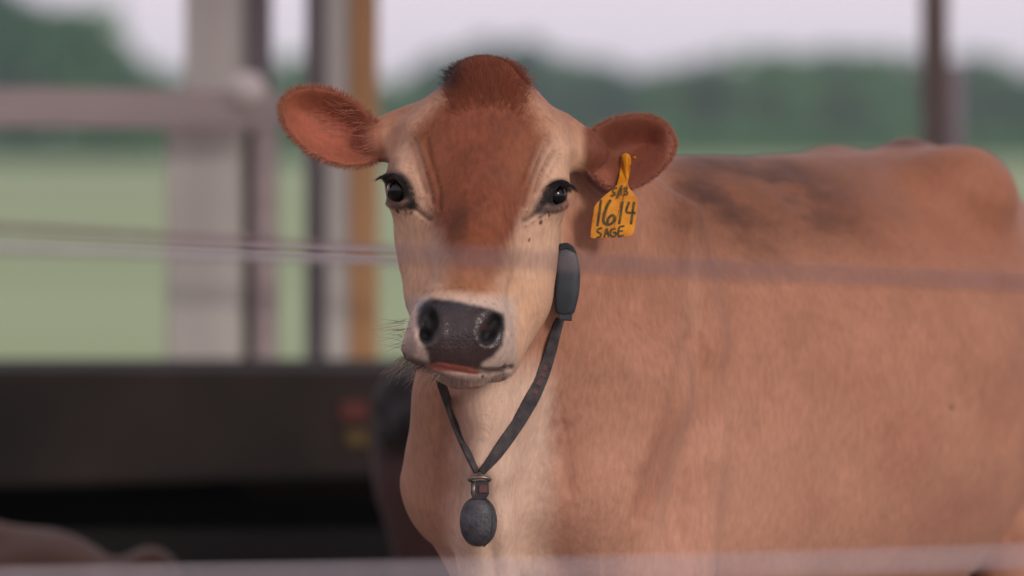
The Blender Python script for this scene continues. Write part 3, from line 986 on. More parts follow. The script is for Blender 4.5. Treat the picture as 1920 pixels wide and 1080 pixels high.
# ---- whiskers round the mouth
parts, cols = [], []
for k in range(150):
    r = random.random()
    if r < 0.5:
        x0, y0, ang = random.uniform(752, 830), 0, math.radians(random.uniform(110, 165)); y0 = 668 + (x0 - 752) * 0.4
    elif r < 0.72:
        x0, y0, ang = random.uniform(752, 775), random.uniform(585, 660), math.radians(random.uniform(165, 200))
    else:
        x0, y0, ang = random.uniform(835, 955), 0, math.radians(random.uniform(50, 110)); y0 = 712 - abs(x0 - 870) * 0.15
    w0 = front_w(x0, y0, default=-150)
    ln = random.uniform(20, 62) if r < 0.72 else random.uniform(8, 22)
    pts = []
    for i in range(6):
        t = i / 5
        pts.append((x0 + math.cos(ang) * ln * t, y0 + math.sin(ang) * ln * t + 5 * t * t, w0 + 2 - 10 * t))
    V_, F_ = tube(np.array(pts), np.linspace(0.5 if r < 0.72 else 0.32, 0.12, 6), 3, False)
    parts.append((V_, F_))
    c = lin(150, 120, 105) if random.random() < 0.7 else lin(40, 32, 30)
    cols.append(np.tile(c, (len(V_), 1)))
V_, F_ = merge(parts)
tag(head_part('whiskers', V_, F_, HAIR, cow, np.vstack(cols), True), kind='stuff')

# ---- eyes and lashes
EYE_M, en, eb = new_mat('eye_glass')
ea = en.nodes.new('ShaderNodeAttribute'); ea.attribute_name = 'Col'
en.links.new(ea.outputs['Color'], eb.inputs['Base Color'])
eb.inputs['Roughness'].default_value = 0.1
eb.inputs['Specular IOR Level'].default_value = 0.25
eb.inputs['Coat Weight'].default_value = 0.35
eb.inputs['Coat Roughness'].default_value = 0.02
def eyeball(c, r, look):
    n, m = 24, 32
    th = np.linspace(0, np.pi, n + 1)[:, None]; ph = np.linspace(0, 2 * np.pi, m, endpoint=False)[None, :]
    d = np.stack([np.sin(th) * np.cos(ph), np.sin(th) * np.sin(ph), np.broadcast_to(np.cos(th), (n + 1, m))], -1).reshape(-1, 3)
    F = np.array([(i * m + j, i * m + (j + 1) % m, (i + 1) * m + (j + 1) % m, (i + 1) * m + j) for i in range(n) for j in range(m)])
    look = np.array(look, float); look /= np.linalg.norm(look)
    g = d @ look
    col = np.where((g > 0.80)[:, None], lin(8, 8, 11), np.where((g > 0.62)[:, None], lin(26, 16, 14), lin(70, 42, 36)))
    return d * r + np.array(c), F, col
for c, lk in (((750, 357, 4), (-0.4, 0.05, -1)), ((1039, 367, 2), (0.32, 0.0, -1))):
    V_, F_, col = eyeball(c, 25, lk)
    head_part('eye', V_, F_, EYE_M, cow, col, True)
LASH = mat_plain('lash_hair', lin(26, 22, 24), 0.5, 0.3)
for pts, outd, ln in ((((762, 344), (748, 331), (734, 329), (722, 336)), (-1.0, 0.12), 24), (((1026, 350), (1040, 341), (1054, 341), (1063, 350)), (1.0, 0.32), 22)):
    q = catmull(np.array(pts, float), 12)
    parts = []
    for k in range(70):
        i = random.randrange(len(q))
        f = i / len(q)
        w0 = front_w(q[i][0], q[i][1], default=0)
        if w0 > 60: w0 = 10
        l_ = ln * (0.35 + 0.65 * f) * random.uniform(0.75, 1.1)
        dy = outd[1] + random.gauss(0, 0.12) - 0.25 * (1 - f)
        pp = []
        for j in range(6):
            t = j / 5
            pp.append((q[i][0] + outd[0] * l_ * t, q[i][1] + dy * l_ * t + 5 * t * t * (1 if outd[0] < 0 else 1.6) - 4 * math.sin(math.pi * t * 0.8), w0 - 1 - 12 * t))
        parts.append(tube(np.array(pp), np.linspace(1.2, 0.25, 6), 4, False))
    V_, F_ = merge(parts)
    tag(head_part('eyelashes', V_, F_, LASH, cow), kind='stuff')

# ------------------------------------------------------------------ plates cut to an outline, with a rounded edge and real thickness
def plate(outline, wfun, thick, bevel=2.0):
    q = np.asarray(outline, float)
    n = len(q)
    e = np.roll(q, -1, 0) - np.roll(q, 1, 0)
    nn = np.stack([e[:, 1], -e[:, 0]], 1)
    nn /= np.linalg.norm(nn, axis=1)[:, None] + 1e-9
    if np.mean(np.sum(nn * (q - q.mean(0)), 1)) < 0: nn = -nn
    rings = []
    for ins, dz in ((bevel, 0), (bevel * 0.3, bevel * 0.3), (0, bevel), (0, thick - bevel), (bevel * 0.3, thick - bevel * 0.3), (bevel, thick)):
        r = q - nn * ins
        rings.append(np.column_stack([r, [wfun(a, b) + dz for a, b in r]]))
    bm = bmesh.new()
    vs = [[bm.verts.new(P(*v)) for v in r] for r in rings]
    for a, b in zip(vs[:-1], vs[1:]):
        for i in range(n):
            bm.faces.new((a[i], a[(i + 1) % n], b[(i + 1) % n], b[i]))
    bm.faces.new(vs[0][::-1]); bm.faces.new(vs[-1])
    bmesh.ops.recalc_face_normals(bm, faces=bm.faces[:])
    return bm

# ---- ear tag
TAG_M = mat_noise('tag_plastic', lin(176, 104, 18), lin(224, 148, 34), scale=42, rough=0.5, bump=0.1, bump_scale=300, spec=0.3)
INK = mat_noise('marker_ink', lin(46, 42, 26), lin(104, 82, 32), scale=180, rough=0.7, bump=0)
TAGO = [(1164, 298), (1166, 291), (1173, 286.5), (1180, 290), (1183.5, 298), (1183, 312), (1180, 328), (1177, 342), (1178, 350), (1187, 362), (1195.5, 374), (1196.5, 382),
        (1193, 410), (1188.5, 436), (1185, 442), (1178, 444.5), (1145, 446), (1112, 447.5), (1107, 445), (1107, 438), (1110, 412), (1114, 388), (1119, 380), (1136, 364), (1150, 354), (1157, 346), (1161, 330), (1163.5, 312)]
wt0 = front_w(1173, 298)
wlow = min(front_w(x, y, default=200) for x in range(1125, 1190, 8) for y in range(325, 366, 8))
tag_w = lambda x, y: (wt0 - 9) + (min(wlow - 12, wt0 - 9) - (wt0 - 9)) * float(smooth01(np.array(y), 300, 350)) - 0.05 * (y - 350 if y > 350 else 0) + 0.06 * (x - 1150)
et = empty('ear_tag', tuple(P(1173, 298, wt0 - 4)))
tag(et, 'yellow ear tag with dark handwriting hanging from the ear', 'ear tag')
mesh_bm('tag_panel', plate(TAGO, tag_w, 5.0, 1.3), TAG_M, et)
V_, F_ = tube(np.array([(1174, 298, wt0 - 16), (1174, 298, wt0 - 8), (1174, 298, wt0 + 14)]), [4.2, 4.6, 3.0], 14)
head_part('tag_stud', V_, F_, TAG_M, et)
V_, F_ = tube(np.array([(1186, 296, wt0 - 2), (1190, 295, wt0 - 6), (1189, 297, wt0 + 8)]), [2.6, 3.0, 2.0], 10)
head_part('tag_button', V_, F_, TAG_M, et)
Z = lambda a: [(1090 + x / 5.686, 270 + y / 5.686) for x, y in a]
strokes = [(Z([(378, 468), (345, 474), (336, 508), (356, 520), (354, 544), (320, 550)]), 1.7), (Z([(435, 440), (410, 505), (385, 575)]), 1.6), (Z([(425, 478), (424, 540)]), 1.6),
           (Z([(458, 466), (490, 470), (474, 498), (492, 516), (484, 540), (458, 536)]), 1.7),
           (Z([(210, 600), (192, 735), (172, 870)]), 2.3), (Z([(310, 600), (268, 680), (240, 780), (242, 838), (288, 860), (342, 832), (358, 782), (330, 758), (290, 795), (276, 845)]), 2.4),
           (Z([(440, 615), (422, 735), (405, 848)]), 2.3), (Z([(508, 622), (482, 722), (572, 736)]), 2.3), (Z([(562, 622), (545, 740), (530, 850)]), 2.3),
           (Z([(216, 895), (182, 908), (172, 934), (206, 956), (204, 986), (164, 1000)]), 1.9), (Z([(245, 990), (270, 903), (292, 985)]), 1.7), (Z([(255, 958), (286, 955)]), 1.6),
           (Z([(362, 902), (322, 912), (310, 958), (332, 986), (366, 974), (366, 945), (344, 946)]), 1.8), (Z([(455, 875), (405, 890), (396, 980), (446, 974)]), 1.9), (Z([(402, 932), (440, 925)]), 1.6)]
parts = []
for pl, hw in strokes:
    q = catmull(np.array(pl), 5)
    t = np.gradient(q, axis=0); t /= np.linalg.norm(t, axis=1)[:, None] + 1e-9
    nn = np.stack([-t[:, 1], t[:, 0]], 1)
    q[0] -= t[0] * hw * 0.5; q[-1] += t[-1] * hw * 0.5
    L_, R_ = q - nn * hw, q + nn * hw
    V_ = []
    for a, b in zip(L_, R_):
        V_ += [(a[0], a[1], tag_w(*a) - 0.7), (b[0], b[1], tag_w(*b) - 0.7)]
    F_ = np.array([(2 * i, 2 * i + 1, 2 * i + 3, 2 * i + 2) for i in range(len(q) - 1)])
    parts.append((np.array(V_), F_))
V_, F_ = merge(parts)
head_part('lettering', V_, F_, INK, et)

# ---- collar
STRAP = mat_noise('strap_webbing', lin(40, 39, 45), lin(82, 74, 74), scale=60, rough=0.75, bump=0.35, bump_scale=500)
RUBBER = mat_noise('weight_rubber', lin(40, 42, 50), lin(78, 76, 80), scale=55, rough=0.5, bump=0.25, bump_scale=160)
POD = mat_noise('pod_plastic', lin(46, 52, 58), lin(58, 64, 70), scale=40, rough=0.42, bump=0.05, bump_scale=300)
BLACKP = mat_plain('black_plastic', lin(18, 18, 20), 0.5)
STEEL = mat_noise('dull_steel', lin(120, 112, 108), lin(160, 150, 145), scale=80, rough=0.4, bump=0.1, metal=0.8)
PINKM = mat_noise('faded_print', lin(112, 66, 66), lin(90, 60, 62), scale=300, rough=0.8, bump=0)
col_o = empty('collar', tuple(P(898, 890, 40)))
tag(col_o, 'dark webbing neck strap with an oval weight and a grey pod', 'collar')
def ribbon(pts, hw, thick, twist):
    """flat strap through pts=(x,y,w); twist turns its width from facing the camera (0) to edge-on (1)"""
    q = catmull(pts, 10)
    t = np.gradient(q, axis=0); t /= np.linalg.norm(t, axis=1)[:, None]
    tw = np.interp(np.linspace(0, 1, len(q)), np.linspace(0, 1, len(twist)), twist)
    V_ = []
    for i in range(len(q)):
        a = np.cross(t[i], (0, 0, 1.0)); a /= np.linalg.norm(a)
        b = np.cross(a, t[i]); ang = tw[i] * math.pi / 2
        wv = math.cos(ang) * a + math.sin(ang) * b
        nv = -math.sin(ang) * a + math.cos(ang) * b
        h_ = hw if np.isscalar(hw) else np.interp(i / (len(q) - 1), np.linspace(0, 1, len(hw)), hw)
        for s1, s2 in ((-1, -1), (-0.86, -1.25), (0.86, -1.25), (1, -1), (1, 1), (-1, 1)):
            V_.append(q[i] + wv * h_ * s1 + nv * thick * s2)
    k = 6
    F_ = [(i * k + j, i * k + (j + 1) % k, (i + 1) * k + (j + 1) % k, (i + 1) * k + j) for i in range(len(q) - 1) for j in range(k)]
    return np.array(V_), np.array(F_), q
def on(x, y, off=10, start=-500.0):
    return (x, y, front_w(x, y, start) - off)
CHW = front_w(900, 900)
right = [(1010, 470, 150), (1040, 520, 120), (1052, 575, 105), (1040, 630, 0), (1022, 690, 0), (998, 745, 0), (966, 800, 0), (932, 850, 0), (903, 886, 0)]
wr = front_w(1050, 620)
right = [(x, y, w if w else min(front_w(x, y, 0 if y < 720 else -500) - 9, 140)) for x, y, w in right]
V_, F_, rq = ribbon(np.array(right, float), [8, 9, 9, 10, 12, 14, 13, 11, 7], 2.4, [0.5, 0.4, 0.35, 0.25, 0.15, 0.1, 0.1, 0.2, 0.45])
head_part('strap', V_, F_, STRAP, col_o, None, True)
left = [(800, 560, 150), (812, 640, 110), (824, 705, 0), (840, 755, 0), (858, 805, 0), (877, 850, 0), (894, 886, 0)]
left = [(x, y, w if w else min(front_w(x, y, -50) - 9, 150)) for x, y, w in left]
V_, F_, lq = ribbon(np.array(left, float), [10, 10, 10, 9, 8, 7, 6], 2.4, [0.5, 0.5, 0.45, 0.45, 0.4, 0.4, 0.5])
head_part('strap', V_, F_, STRAP, col_o, None, True)
# faded marks printed on the strap
parts = []
for f in (0.50, 0.535, 0.57, 0.605):
    i = int(f * (len(rq) - 1))
    c = rq[i]; t = rq[i + 1] - rq[i - 1]; t = t / np.linalg.norm(t)
    a = np.cross(t, (0, 0, 1.0)); a /= np.linalg.norm(a)
    cc = c + np.array([0, 0, -4.6])
    parts.append((np.array([cc + a * 4 + t * 5, cc - a * 5 + t * 4, cc - a * 4 - t * 5, cc + a * 5 - t * 4]), np.array([(0, 1, 2, 3)])))
V_, F_ = merge(parts)
head_part('print_marks', V_, F_, PINKM, col_o)
wj = min(rq[-1][2], lq[-1][2]) - 2
# oval weight
def ellipsoid(c, r, n=28, m=36, f=None):
    th = np.linspace(0, np.pi, n + 1)[:, None]; ph = np.linspace(0, 2 * np.pi, m, endpoint=False)[None, :]
    d = np.stack([np.sin(th) * np.cos(ph), np.broadcast_to(np.cos(th), (n + 1, m)), np.sin(th) * np.sin(ph)], -1).reshape(-1, 3)
    F = np.array([(i * m + j, i * m + (j + 1) % m, (i + 1) * m + (j + 1) % m, (i + 1) * m + j) for i in range(n) for j in range(m)])
    d = np.sign(d) * np.abs(d) ** 0.92
    V = d * np.array(r) + np.array(c)
    return V, F
ww = min(front_w(x, y) for x in (880, 897, 915) for y in (945, 980, 1010)) - 26
V_, F_ = ellipsoid((897, 978, ww), (35, 47, 25))
head_part('weight', V_, F_, RUBBER, col_o)
q = [(897 + 36 * math.cos(a) * 0.55 + 6, 978 + 48 * math.sin(a), ww - 25.3 * math.sqrt(max(0, 1 - (0.55 * math.cos(a) + 0.17) ** 2 - 0.98 * math.sin(a) ** 2)) - 0.2) for a in np.linspace(-1.2, 1.45, 24)]
V_, F_ = tube(np.array(q), 0.9, 6)
head_part('weight_seam', V_, F_, BLACKP, col_o)
V_, F_ = tube(np.array([(899 + 20 * math.cos(a), 899 + 4 * math.sin(a), wj + 4 + 13 * math.sin(a) * 1.0) for a in np.linspace(0, 2 * np.pi, 33)]), 3.4, 8, False)
head_part('ring', V_, F_, STEEL, col_o)
bm = plate([(884, 902), (916, 902), (917, 926), (910, 938), (888, 938), (883, 926)], lambda x, y: min(wj, ww) + 2, 16, 2.5)
mesh_bm('clasp', bm, STRAP, col_o)
V_, F_ = tube(np.array([(889, 905, min(wj, ww) - 1), (888, 920, min(wj, ww) - 2), (888, 934, min(wj, ww) - 1)]), 3.2, 8)
head_part('clasp_pin', V_, F_, STEEL, col_o)
bm = plate([(898, 910), (913, 910), (913, 924), (898, 924)], lambda x, y: min(wj, ww) - 1, 5, 1)
mesh_bm('clasp_patch', bm, PINKM, col_o)
# pod
PODO = catmull(np.array([(1049, 457), (1064, 455), (1077, 464), (1084, 484), (1088, 515), (1086, 548), (1081, 572), (1075, 588), (1060, 592), (1044, 588), (1040, 570), (1041, 530), (1044, 490)], float), 3)[:-1]
wp = min(front_w(1070, y, 20) for y in range(460, 600, 20)) - 50
pod_w = lambda x, y: wp + 0.25 * (1060 - x) * 0 + 0.0016 * (y - 525) ** 2 + 0.004 * max(0, x - 1062) ** 2
mesh_bm('pod', plate(PODO, pod_w, 30, 6), POD, col_o, True)
mesh_bm('pod_foot', plate([(1046, 586), (1074, 584), (1072, 602), (1048, 601)], lambda x, y: wp + 9, 20, 3), POD, col_o)
mesh_bm('pod_cap', plate([(1050, 458), (1064, 456), (1076, 464), (1081, 474), (1064, 466), (1048, 468)], lambda x, y: wp + 2, 30, 1), BLACKP, col_o)

# ------------------------------------------------------------------ posts, rails, wall behind the cow
def zpx(y, d): return H - (y - HY) * d / FPX
def xpx(x, d): return (x - 960.0) * d / FPX
def box_px(bm, x0, x1, z0, z1, d, depth, bev=0.006):
    bm_box(bm, (xpx(x0, d), d, z0), (xpx(x1, d), d + depth, z1), bev)
PALE = mat_noise('pale_weathered_paint', lin(188, 182, 174), lin(208, 202, 194), scale=3, rough=0.8, bump=0.4, bump_scale=30, stretch=(3, 3, 0.4))
GREYW = mat_noise('grey_wood', lin(116, 106, 110), lin(142, 132, 134), scale=4, rough=0.85, bump=0.4, bump_scale=30, stretch=(4, 4, 0.3))
DARKW = mat_noise('dark_wood', lin(124, 116, 120), lin(146, 138, 140), scale=4, rough=0.85, bump=0.4, bump_scale=30, stretch=(4, 4, 0.3))
YELW = mat_noise('ochre_wood', lin(168, 124, 78), lin(198, 152, 112), scale=3, rough=0.8, bump=0.4, bump_scale=30, stretch=(4, 4, 0.4))
MAUVE = mat_noise('mauve_grey_wood', lin(166, 150, 149), lin(190, 174, 171), scale=3, rough=0.8, bump=0.4, bump_scale=30, stretch=(0.4, 4, 4))
BROWNW = mat_noise('brown_wood', lin(88, 76, 72), lin(116, 100, 94), scale=4, rough=0.85, bump=0.4, bump_scale=30, stretch=(4, 4, 0.3))
def part_box(name, root, m, *a):
    bm = bmesh.new(); box_px(bm, *a); return mesh_bm(name, bm, m, root)
d = 9.4
pw = empty('barn_post', (xpx(410, d), d, 0)); tag(pw, 'wide pale painted post with its shaded side in grey, beside the board rail', 'post')
part_box('pale_board', pw, PALE, 346, 456, 0, 3.3, d, 0.12)
part_box('shade_side', pw, GREYW, 457, 503, 0, 3.3, d + 0.03, 0.16)  # darker timber stands in for the post's shaded face
part_box('front_board', pw, PALE, 312, 449, 0, zpx(238, d), d - 0.045, 0.042)
part_box('side_plank', pw, MAUVE, 476, 520, 0, zpx(238, d), d - 0.02, 0.046)
po = empty('barn_post', (xpx(640, d), d, 0)); tag(po, 'post with dark, pale and ochre yellow faces behind the cow\'s ear', 'post')
part_box('dark_plank', po, DARKW, 572, 608, 0, 3.3, d + 0.05, 0.10)
part_box('pale_board', po, PALE, 609, 653, 0, 3.3, d, 0.14)
part_box('ochre_board', po, YELW, 654, 706, 0, 3.3, d + 0.02, 0.14)
d = 11.0
pr_ = empty('barn_post', (xpx(1765, d), d, 0)); tag(pr_, 'dark brown post with a grey pipe, standing behind the cow\'s rump', 'post')
part_box('timber', pr_, BROWNW, 1733, 1779, 0, 3.6, d, 0.10)
bm = bmesh.new()
bmesh.ops.create_cone(bm, cap_ends=True, segments=20, radius1=17 * d / FPX, radius2=17 * d / FPX, depth=zpx(120, d))
for v in bm.verts: v.co += Vector((xpx(1792, d), d + 0.03, zpx(120, d) / 2))
mesh_bm('pipe', bm, GREYW, pr_, True)
d = 9.15
rl = empty('board_rail', (xpx(200, d), d, zpx(205, d))); tag(rl, 'pinkish grey board rail fixed across the wide pale post', 'rail')
bm = bmesh.new()
bm_box(bm, (xpx(-4000, d), d, zpx(240, d)), (xpx(525, d), d + 0.05, zpx(166, d)), 0.008)
for v in bm.verts: v.co.z += -0.012 * (v.co.x - xpx(200, d))
mesh_bm('board', bm, MAUVE, rl)
bm = bmesh.new()
bmesh.ops.create_uvsphere(bm, u_segments=24, v_segments=12, radius=1)
for v in bm.verts: v.co = Vector((xpx(465, d), d - 0.01, zpx(168, d))) + Vector((v.co.x * 0.045, v.co.y * 0.02, v.co.z * 0.045))
mesh_bm('round_cap', bm, mat_plain('white_ceramic', lin(215, 205, 200), 0.35), rl, True)
d = 9.1
V_, F_ = tube(np.array([PD(x, 463 + (x + 400) * 0.0265 - 10 + 0, d) for x in np.linspace(-4000, 900, 40)]), 8.5 * d / FPX, 12)
pr2 = mesh_np('pipe_rail', V_, F_, mat_noise('galvanised_pipe', lin(186, 178, 182), lin(206, 198, 202), scale=20, rough=0.5, bump=0.1, metal=0.1))
tag(pr2, 'thin pale pipe rail crossing in front of the back posts', 'rail')

ROOFM = mat_noise('old_roof_sheet', lin(92, 84, 80), lin(118, 108, 102), scale=1.5, rough=0.8, bump=0.3, bump_scale=12, stretch=(6, 1, 1))
bm = bmesh.new(); bm_box(bm, (-14, 4.6, 3.5), (14, 7.2, 3.6), 0)  # roof strip out of view, added and sized for the shade it casts
for v in bm.verts: v.co.z += 0.05 * (v.co.y - 3.5)
rf = mesh_bm('shade_roof', bm, ROOFM); tag(rf, 'unseen shed roof added to shade the cattle', 'roof', kind='structure')
# low dark wall
d = 8.3
WALLM = mat_noise('dark_rubber_board', lin(20, 15, 13), lin(50, 39, 34), scale=2.4, rough=0.85, bump=0.3, bump_scale=20)
VOIDM = mat_noise('gap_dark_boards', lin(14, 13, 13), lin(24, 22, 20), scale=3, rough=0.9, bump=0.3, bump_scale=20)  # near-black colour deepens the shade inside the gap
LEDGE = mat_noise('muddy_ledge', lin(34, 30, 24), lin(46, 40, 30), scale=4, rough=0.9, bump=0.4, bump_scale=20)
wl = empty('low_wall', (xpx(200, d), d, 0)); tag(wl, 'low dark feed wall of boards with a black gap under the top board', 'wall')
bm = bmesh.new()
bm_box(bm, (xpx(-4000, d), d, zpx(900, d)), (xpx(1250, d), d + 0.12, zpx(694, d)), 0.01)
for v in bm.verts:
    if v.co.z < 0.6: v.co.z += 0.028 * (v.co.x - xpx(500, d))
mesh_bm('top_board', bm, WALLM, wl)
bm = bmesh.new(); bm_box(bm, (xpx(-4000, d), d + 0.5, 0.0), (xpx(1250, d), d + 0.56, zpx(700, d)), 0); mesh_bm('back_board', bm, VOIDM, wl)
bm = bmesh.new(); bm_box(bm, (xpx(-4000, d), d + 0.125, zpx(720, d)), (xpx(1250, d), d + 0.495, zpx(702, d)), 0); mesh_bm('lid', bm, VOIDM, wl)  # cover added to keep the gap dark
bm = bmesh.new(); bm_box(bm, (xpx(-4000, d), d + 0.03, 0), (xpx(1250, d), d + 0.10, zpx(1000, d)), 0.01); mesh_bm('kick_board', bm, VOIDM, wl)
bm = bmesh.new(); bm_box(bm, (xpx(440, d), d + 0.20, zpx(950, d)), (xpx(1000, d), d + 0.42, zpx(915, d)), 0.01); mesh_bm('ledge', bm, LEDGE, wl)
sg = empty('marker_plate', (xpx(662, d), d - 0.01, zpx(795, d))); tag(sg, 'small red and yellow plate on the dark low wall', 'marker')
bm = bmesh.new(); bm_box(bm, (xpx(638, d), d - 0.012, zpx(788, d)), (xpx(690, d), d - 0.003, zpx(752, d)), 0.002); mesh_bm('red_panel', bm, mat_plain('red_paint', lin(86, 34, 26), 0.6), sg)
bm = bmesh.new(); bm_box(bm, (xpx(648, d), d - 0.012, zpx(836, d)), (xpx(692, d), d - 0.003, zpx(806, d)), 0.002); mesh_bm('yellow_panel', bm, mat_plain('yellow_paint', lin(84, 62, 20), 0.6), sg)

# ------------------------------------------------------------------ other cattle
def simple_cow(name, build, lo, hi, step, colf, label, root_px):
    f = Field(np.arange(lo[0], hi[0], step), np.arange(lo[1], hi[1], step), np.arange(lo[2], hi[2], step))
    build(f)
    V_, F_ = surface_nets(f)
    V_ = relax(V_, F_, 3, 0.5)
    V_ = V_ + vert_normals(V_, F_) * (4 * fbm(V_, 70, 5))[:, None]
    o = empty(name, tuple(P(*root_px)))
    tag(o, label, 'cow')
    mesh_np('body', P(V_[:, 0], V_[:, 1], V_[:, 2]), F_, HIDE, o, colf(V_), True, {'wet': np.zeros(len(V_))})
    return o
W7 = FPX * math.log(7.0 / 5)
def lying(f):
    f.chain([(-560, 1300, W7 + 40, 190), (-250, 1240, W7 + 20, 225), (60, 1235, W7, 225), (190, 1260, W7 - 20, 190)], 60)
    f.chain([(-500, 1085, W7 + 30, 50), (-40, 1045, W7 + 10, 52), (120, 1075, W7, 50)], 60)
    f.ell((282, 1085, W7 - 40), (62, 62, 75), 40)
    f.chain([(160, 1330, W7 - 120, 120), (20, 1420, W7 - 220, 85), (220, 1480, W7 - 260, 45), (330, 1495, W7 - 250, 34)], 40)
    f.chain([(-560, 1400, W7 - 120, 90), (-420, 1475, W7 - 210, 46), (-620, 1490, W7 - 220, 34)], 30)
    f.chain([(-640, 1200, W7 + 40, 150), (-780, 1060, W7 + 20, 110), (-830, 1000, W7, 95)], 60)
    f.chain([(-830, 1000, W7, 88), (-930, 1080, W7 - 60, 66), (-980, 1130, W7 - 90, 54)], 40)
    f.chain([(-800, 940, W7 + 80, 24), (-770, 930, W7 + 150, 34)], 20)
    f.chain([(-800, 940, W7 - 80, 24), (-770, 930, W7 - 150, 34)], 20)
def lyc(V):
    n = fbm(V, 80, 3)
    return np.clip(lin(72, 46, 33)[None] * (1 + 0.25 * n)[:, None], 0.01, 0.9)
simple_cow('cow', lying, (-1080, 860, W7 - 380), (460, 1560, W7 + 330), 15, lyc, 'brown cow lying down at the lower left, only its back showing', (0, 1529, W7))
W72 = FPX * math.log(7.3 / 5)
def calf(f):
    f.chain([(815, 850, W72, 118), (960, 840, W72 + 120, 135), (1120, 845, W72 + 240, 130)], 60)
    f.chain([(815, 930, W72 - 20, 105), (830, 1020, W72 - 10, 90)], 50)
    f.chain([(790, 800, W72 - 30, 80), (762, 752, W72 - 120, 54), (772, 800, W72 - 210, 38)], 40)
    for x, w in ((790, W72 - 40), (850, W72 + 90), (1090, W72 + 190), (1150, W72 + 300)):
        f.chain([(x, 980, w, 60), (x + 5, 1200, w, 38), (x, 1400, w, 28), (x - 6, 1462, w - 10, 36)], 20)
    f.chain([(1235, 800, W72 + 300, 18), (1260, 1000, W72 + 310, 14), (1255, 1180, W72 + 310, 24)], 15)
def cfc(V):
    n = fbm(V, 80, 3)
    t = smooth01(V[:, 1], 800, 900)[:, None]
    return np.clip((lin(26, 22, 24)[None] * (1 - t) + lin(74, 50, 46)[None] * t) * (1 + 0.25 * n)[:, None], 0.004, 0.9)
simple_cow('cow', calf, (600, 620, W72 - 330), (1360, 1530, W72 + 460), 13, cfc, 'dark brown calf mostly hidden behind the tan cow\'s chest', (950, 1477, W72 + 100))

# ------------------------------------------------------------------ fence wires close to the lens
WIREM = mat_noise('rusty_wire', lin(104, 84, 88), lin(128, 106, 110), scale=60, rough=0.6, bump=0.2)
PALEW = mat_noise('white_fence_tape', lin(180, 172, 180), lin(206, 196, 202), scale=60, rough=0.6, bump=0.2)
d = 3.35
pts = catmull(np.array([PD(x, y, d) for x, y in ((-6000, 240), (-700, 395), (0, 428), (740, 474), (1300, 503), (1920, 529), (2700, 556), (8000, 640))]), 12)
V_, F_ = tube(pts, 7.2 * d / FPX, 10)
tag(mesh_np('fence_wire', V_, F_, WIREM), 'blurred mauve fence wire crossing in front of the cow\'s face', 'wire', 'fence wires close to the lens')
d = 3.1
pts = catmull(np.array([PD(x, y, d) for x, y in ((-6000, 1160), (-700, 1098), (0, 1086), (900, 1072), (1500, 1058), (1920, 1044), (2700, 1016), (8000, 960))]), 12)
V_, F_ = tube(pts, 6.8 * d / FPX, 10)
tag(mesh_np('fence_wire', V_, F_, PALEW), 'blurred whitish fence wire along the bottom edge of the view', 'wire', 'fence wires close to the lens')

# ------------------------------------------------------------------ far vegetation
def leaf_mat(name, c1, c2):
    return mat_noise(name, c1, c2, scale=0.5, rough=0.7, bump=0, spec=0.2)
LEAFS = [leaf_mat('leaf_dark', lin(44, 92, 62), lin(68, 118, 80)), leaf_mat('leaf_mid', lin(60, 112, 70), lin(90, 140, 88)), leaf_mat('leaf_blue', lin(44, 84, 72), lin(64, 108, 88))]
BARK = mat_noise('bark', lin(70, 58, 50), lin(96, 82, 72), scale=6, rough=0.9, bump=0.4, stretch=(3, 3, 0.5))
def leaves(centers, radii, n, size, r):
    k = r.choice(len(centers), n, p=radii ** 2 / (radii ** 2).sum())
    dv = r.normal(size=(n, 3)); dv /= np.linalg.norm(dv, axis=1)[:, None]
    rad = radii[k] * r.uniform(0.55, 1.05, n)
    c = centers[k] + dv * rad[:, None] * np.array([1, 1, 0.85])
    a = r.normal(size=(n, 3)); a /= np.linalg.norm(a, axis=1)[:, None]
    b = np.cross(a, r.normal(size=(n, 3))); b /= np.linalg.norm(b, axis=1)[:, None]
    s = size * r.uniform(0.6, 1.3, n)[:, None]
    V = np.stack([c - a * s, c + b * s * 0.6, c + a * s, c - b * s * 0.6], 1).reshape(-1, 3)
    return V, np.arange(n * 4).reshape(-1, 4)
def tree_proto(h, spread, mat, label, seed):
    r = np.random.default_rng(seed)
    root = empty('broadleaf_tree', (0, 0, 0))
    tag(root, label, 'tree', 'trees beyond the field')
    nb = 26
    cs, rs = [], []
    parts = [tube(np.array([(0, 0, -0.1), (0.1, 0, h * 0.25), (0.0, 0.1, h * 0.55), (0.1, 0, h * 0.8)]), [0.035 * h, 0.028 * h, 0.02 * h, 0.008 * h], 8)]
    for i in range(nb):
        z = h * r.uniform(0.22, 0.92)
        q = math.sin(math.pi * min(1, max(0.08, (z / h - 0.1) / 0.95))) ** 0.6
        ang, rr = r.uniform(0, 6.28), spread * q * r.uniform(0.15, 0.8)
        c = np.array([math.cos(ang) * rr, math.sin(ang) * rr, z])
        cs.append(c); rs.append(spread * r.uniform(0.26, 0.44))
        if i % 2 == 0:
            parts.append(tube(np.array([(0, 0, z * 0.6), c * np.array([.5, .5, .9]), c]), [0.012 * h, 0.008 * h, 0.003 * h], 5))
    V_, F_ = merge(parts)
    mesh_np('trunk', V_, F_, BARK, root)
    V_, F_ = leaves(np.array(cs), np.array(rs), 2600, 0.045 * h, r)
    mesh_np('crown', V_, F_, mat, root, smooth=False)
    return root
def copy_tree(o, parent=None):
    c = o.copy(); S.collection.objects.link(c)
    if parent is not None:
        c.parent = parent
    for ch in o.children: copy_tree(ch, c)
    return c
KIND = ['dark rounded tree in the line of trees beyond the field', 'mid green bushy tree in the line beyond the field', 'bluish tall tree in the hazy line beyond the field']
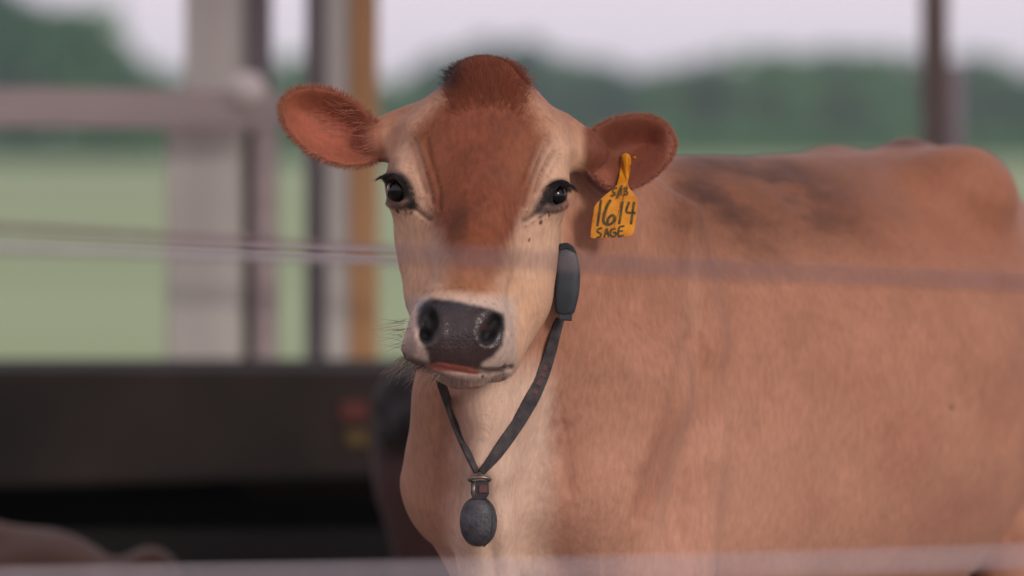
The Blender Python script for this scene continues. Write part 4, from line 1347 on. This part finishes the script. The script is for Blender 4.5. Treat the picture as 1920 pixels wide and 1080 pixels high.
protos = [tree_proto(10, 4.4, LEAFS[0], KIND[0], 1), tree_proto(10, 4.9, LEAFS[1], KIND[1], 2), tree_proto(10, 3.8, LEAFS[2], KIND[2], 3)]
used = [False] * 3
def place(x, top, d, k, label=None, wid=1.0):
    o = protos[k] if not used[k] else copy_tree(protos[k])
    used[k] = True
    sc = zpx(top, d) / 10.0
    o.location = (xpx(x, d), d, 0)
    o.rotation_euler = (0, 0, random.uniform(0, 6.28))
    o.scale = (sc * wid, sc * wid, sc)
    if label: o['label'] = label
far = [(640, 205), (700, 190), (740, 170), (800, 150), (850, 112), (905, 92), (960, 95), (1010, 112), (1060, 122), (1110, 118), (1160, 150), (1205, 160), (1250, 145), (1300, 130), (1340, 128), (1385, 140),
       (1430, 112), (1475, 105), (1520, 108), (1570, 108), (1620, 112), (1665, 120), (1710, 138), (1760, 135), (1810, 118), (1850, 125), (1900, 145), (1950, 140), (2010, 130), (590, 180), (545, 120), (520, 150)]
far += [(x, 130 + random.uniform(-30, 30)) for x in list(range(2080, 3000, 75)) + list(range(-1000, -100, 90))]
for i, (x, top) in enumerate(far):
    dd = random.uniform(395, 450)
    place(x, top - 14, dd, (i * 2 + i // 3) % 3, None, random.uniform(1.0, 1.3))
for x, top, k, l_ in ((-70, -40, 0, None), (10, -30, 2, 'tall dark tree at the far left, its top at the frame edge'), (90, -5, 0, 'big dark tree second from the left, above the board rail'), (170, 15, 1, 'right-hand tree of the tall left clump, with a rounded crown'),
                      (230, 110, 2, None), (290, 128, 1, None), (340, 135, 0, None)):
    place(x, top, 300, k, l_, 0.8)
# tall crop standing in front of the trees: one mass
r = np.random.default_rng(5)
n = 75000
c = np.column_stack([r.uniform(-170, 170, n), r.uniform(331, 372, n), r.uniform(0.1, 2.5, n)])
a = np.column_stack([r.normal(0, .5, n), r.normal(0, .5, n), np.abs(r.normal(0.8, .3, n))]); a /= np.linalg.norm(a, axis=1)[:, None]
b = np.cross(a, r.normal(size=(n, 3))); b /= np.linalg.norm(b, axis=1)[:, None]
V_ = np.stack([c - a * .5, c + b * .14, c + a * .5, c - b * .14], 1).reshape(-1, 3)
tag(mesh_np('crop', V_, np.arange(n * 4).reshape(-1, 4), leaf_mat('crop_leaf', lin(52, 100, 56), lin(74, 122, 74)), smooth=False), kind='stuff')

# ------------------------------------------------------------------ haze over the field
hm = bpy.data.materials.new('air'); hm.use_nodes = True
hn = hm.node_tree; hn.nodes.clear()
ho = hn.nodes.new('ShaderNodeOutputMaterial'); hv = hn.nodes.new('ShaderNodeVolumePrincipled')
hv.inputs['Color'].default_value = (0.80, 0.91, 0.95, 1)
hv.inputs['Density'].default_value = 0.00045
hn.links.new(hv.outputs['Volume'], ho.inputs['Volume'])
bm = bmesh.new(); bm_box(bm, (-1350, -70, -1), (1350, 1560, 30), 0)
tag(mesh_bm('haze', bm, hm), kind='stuff')
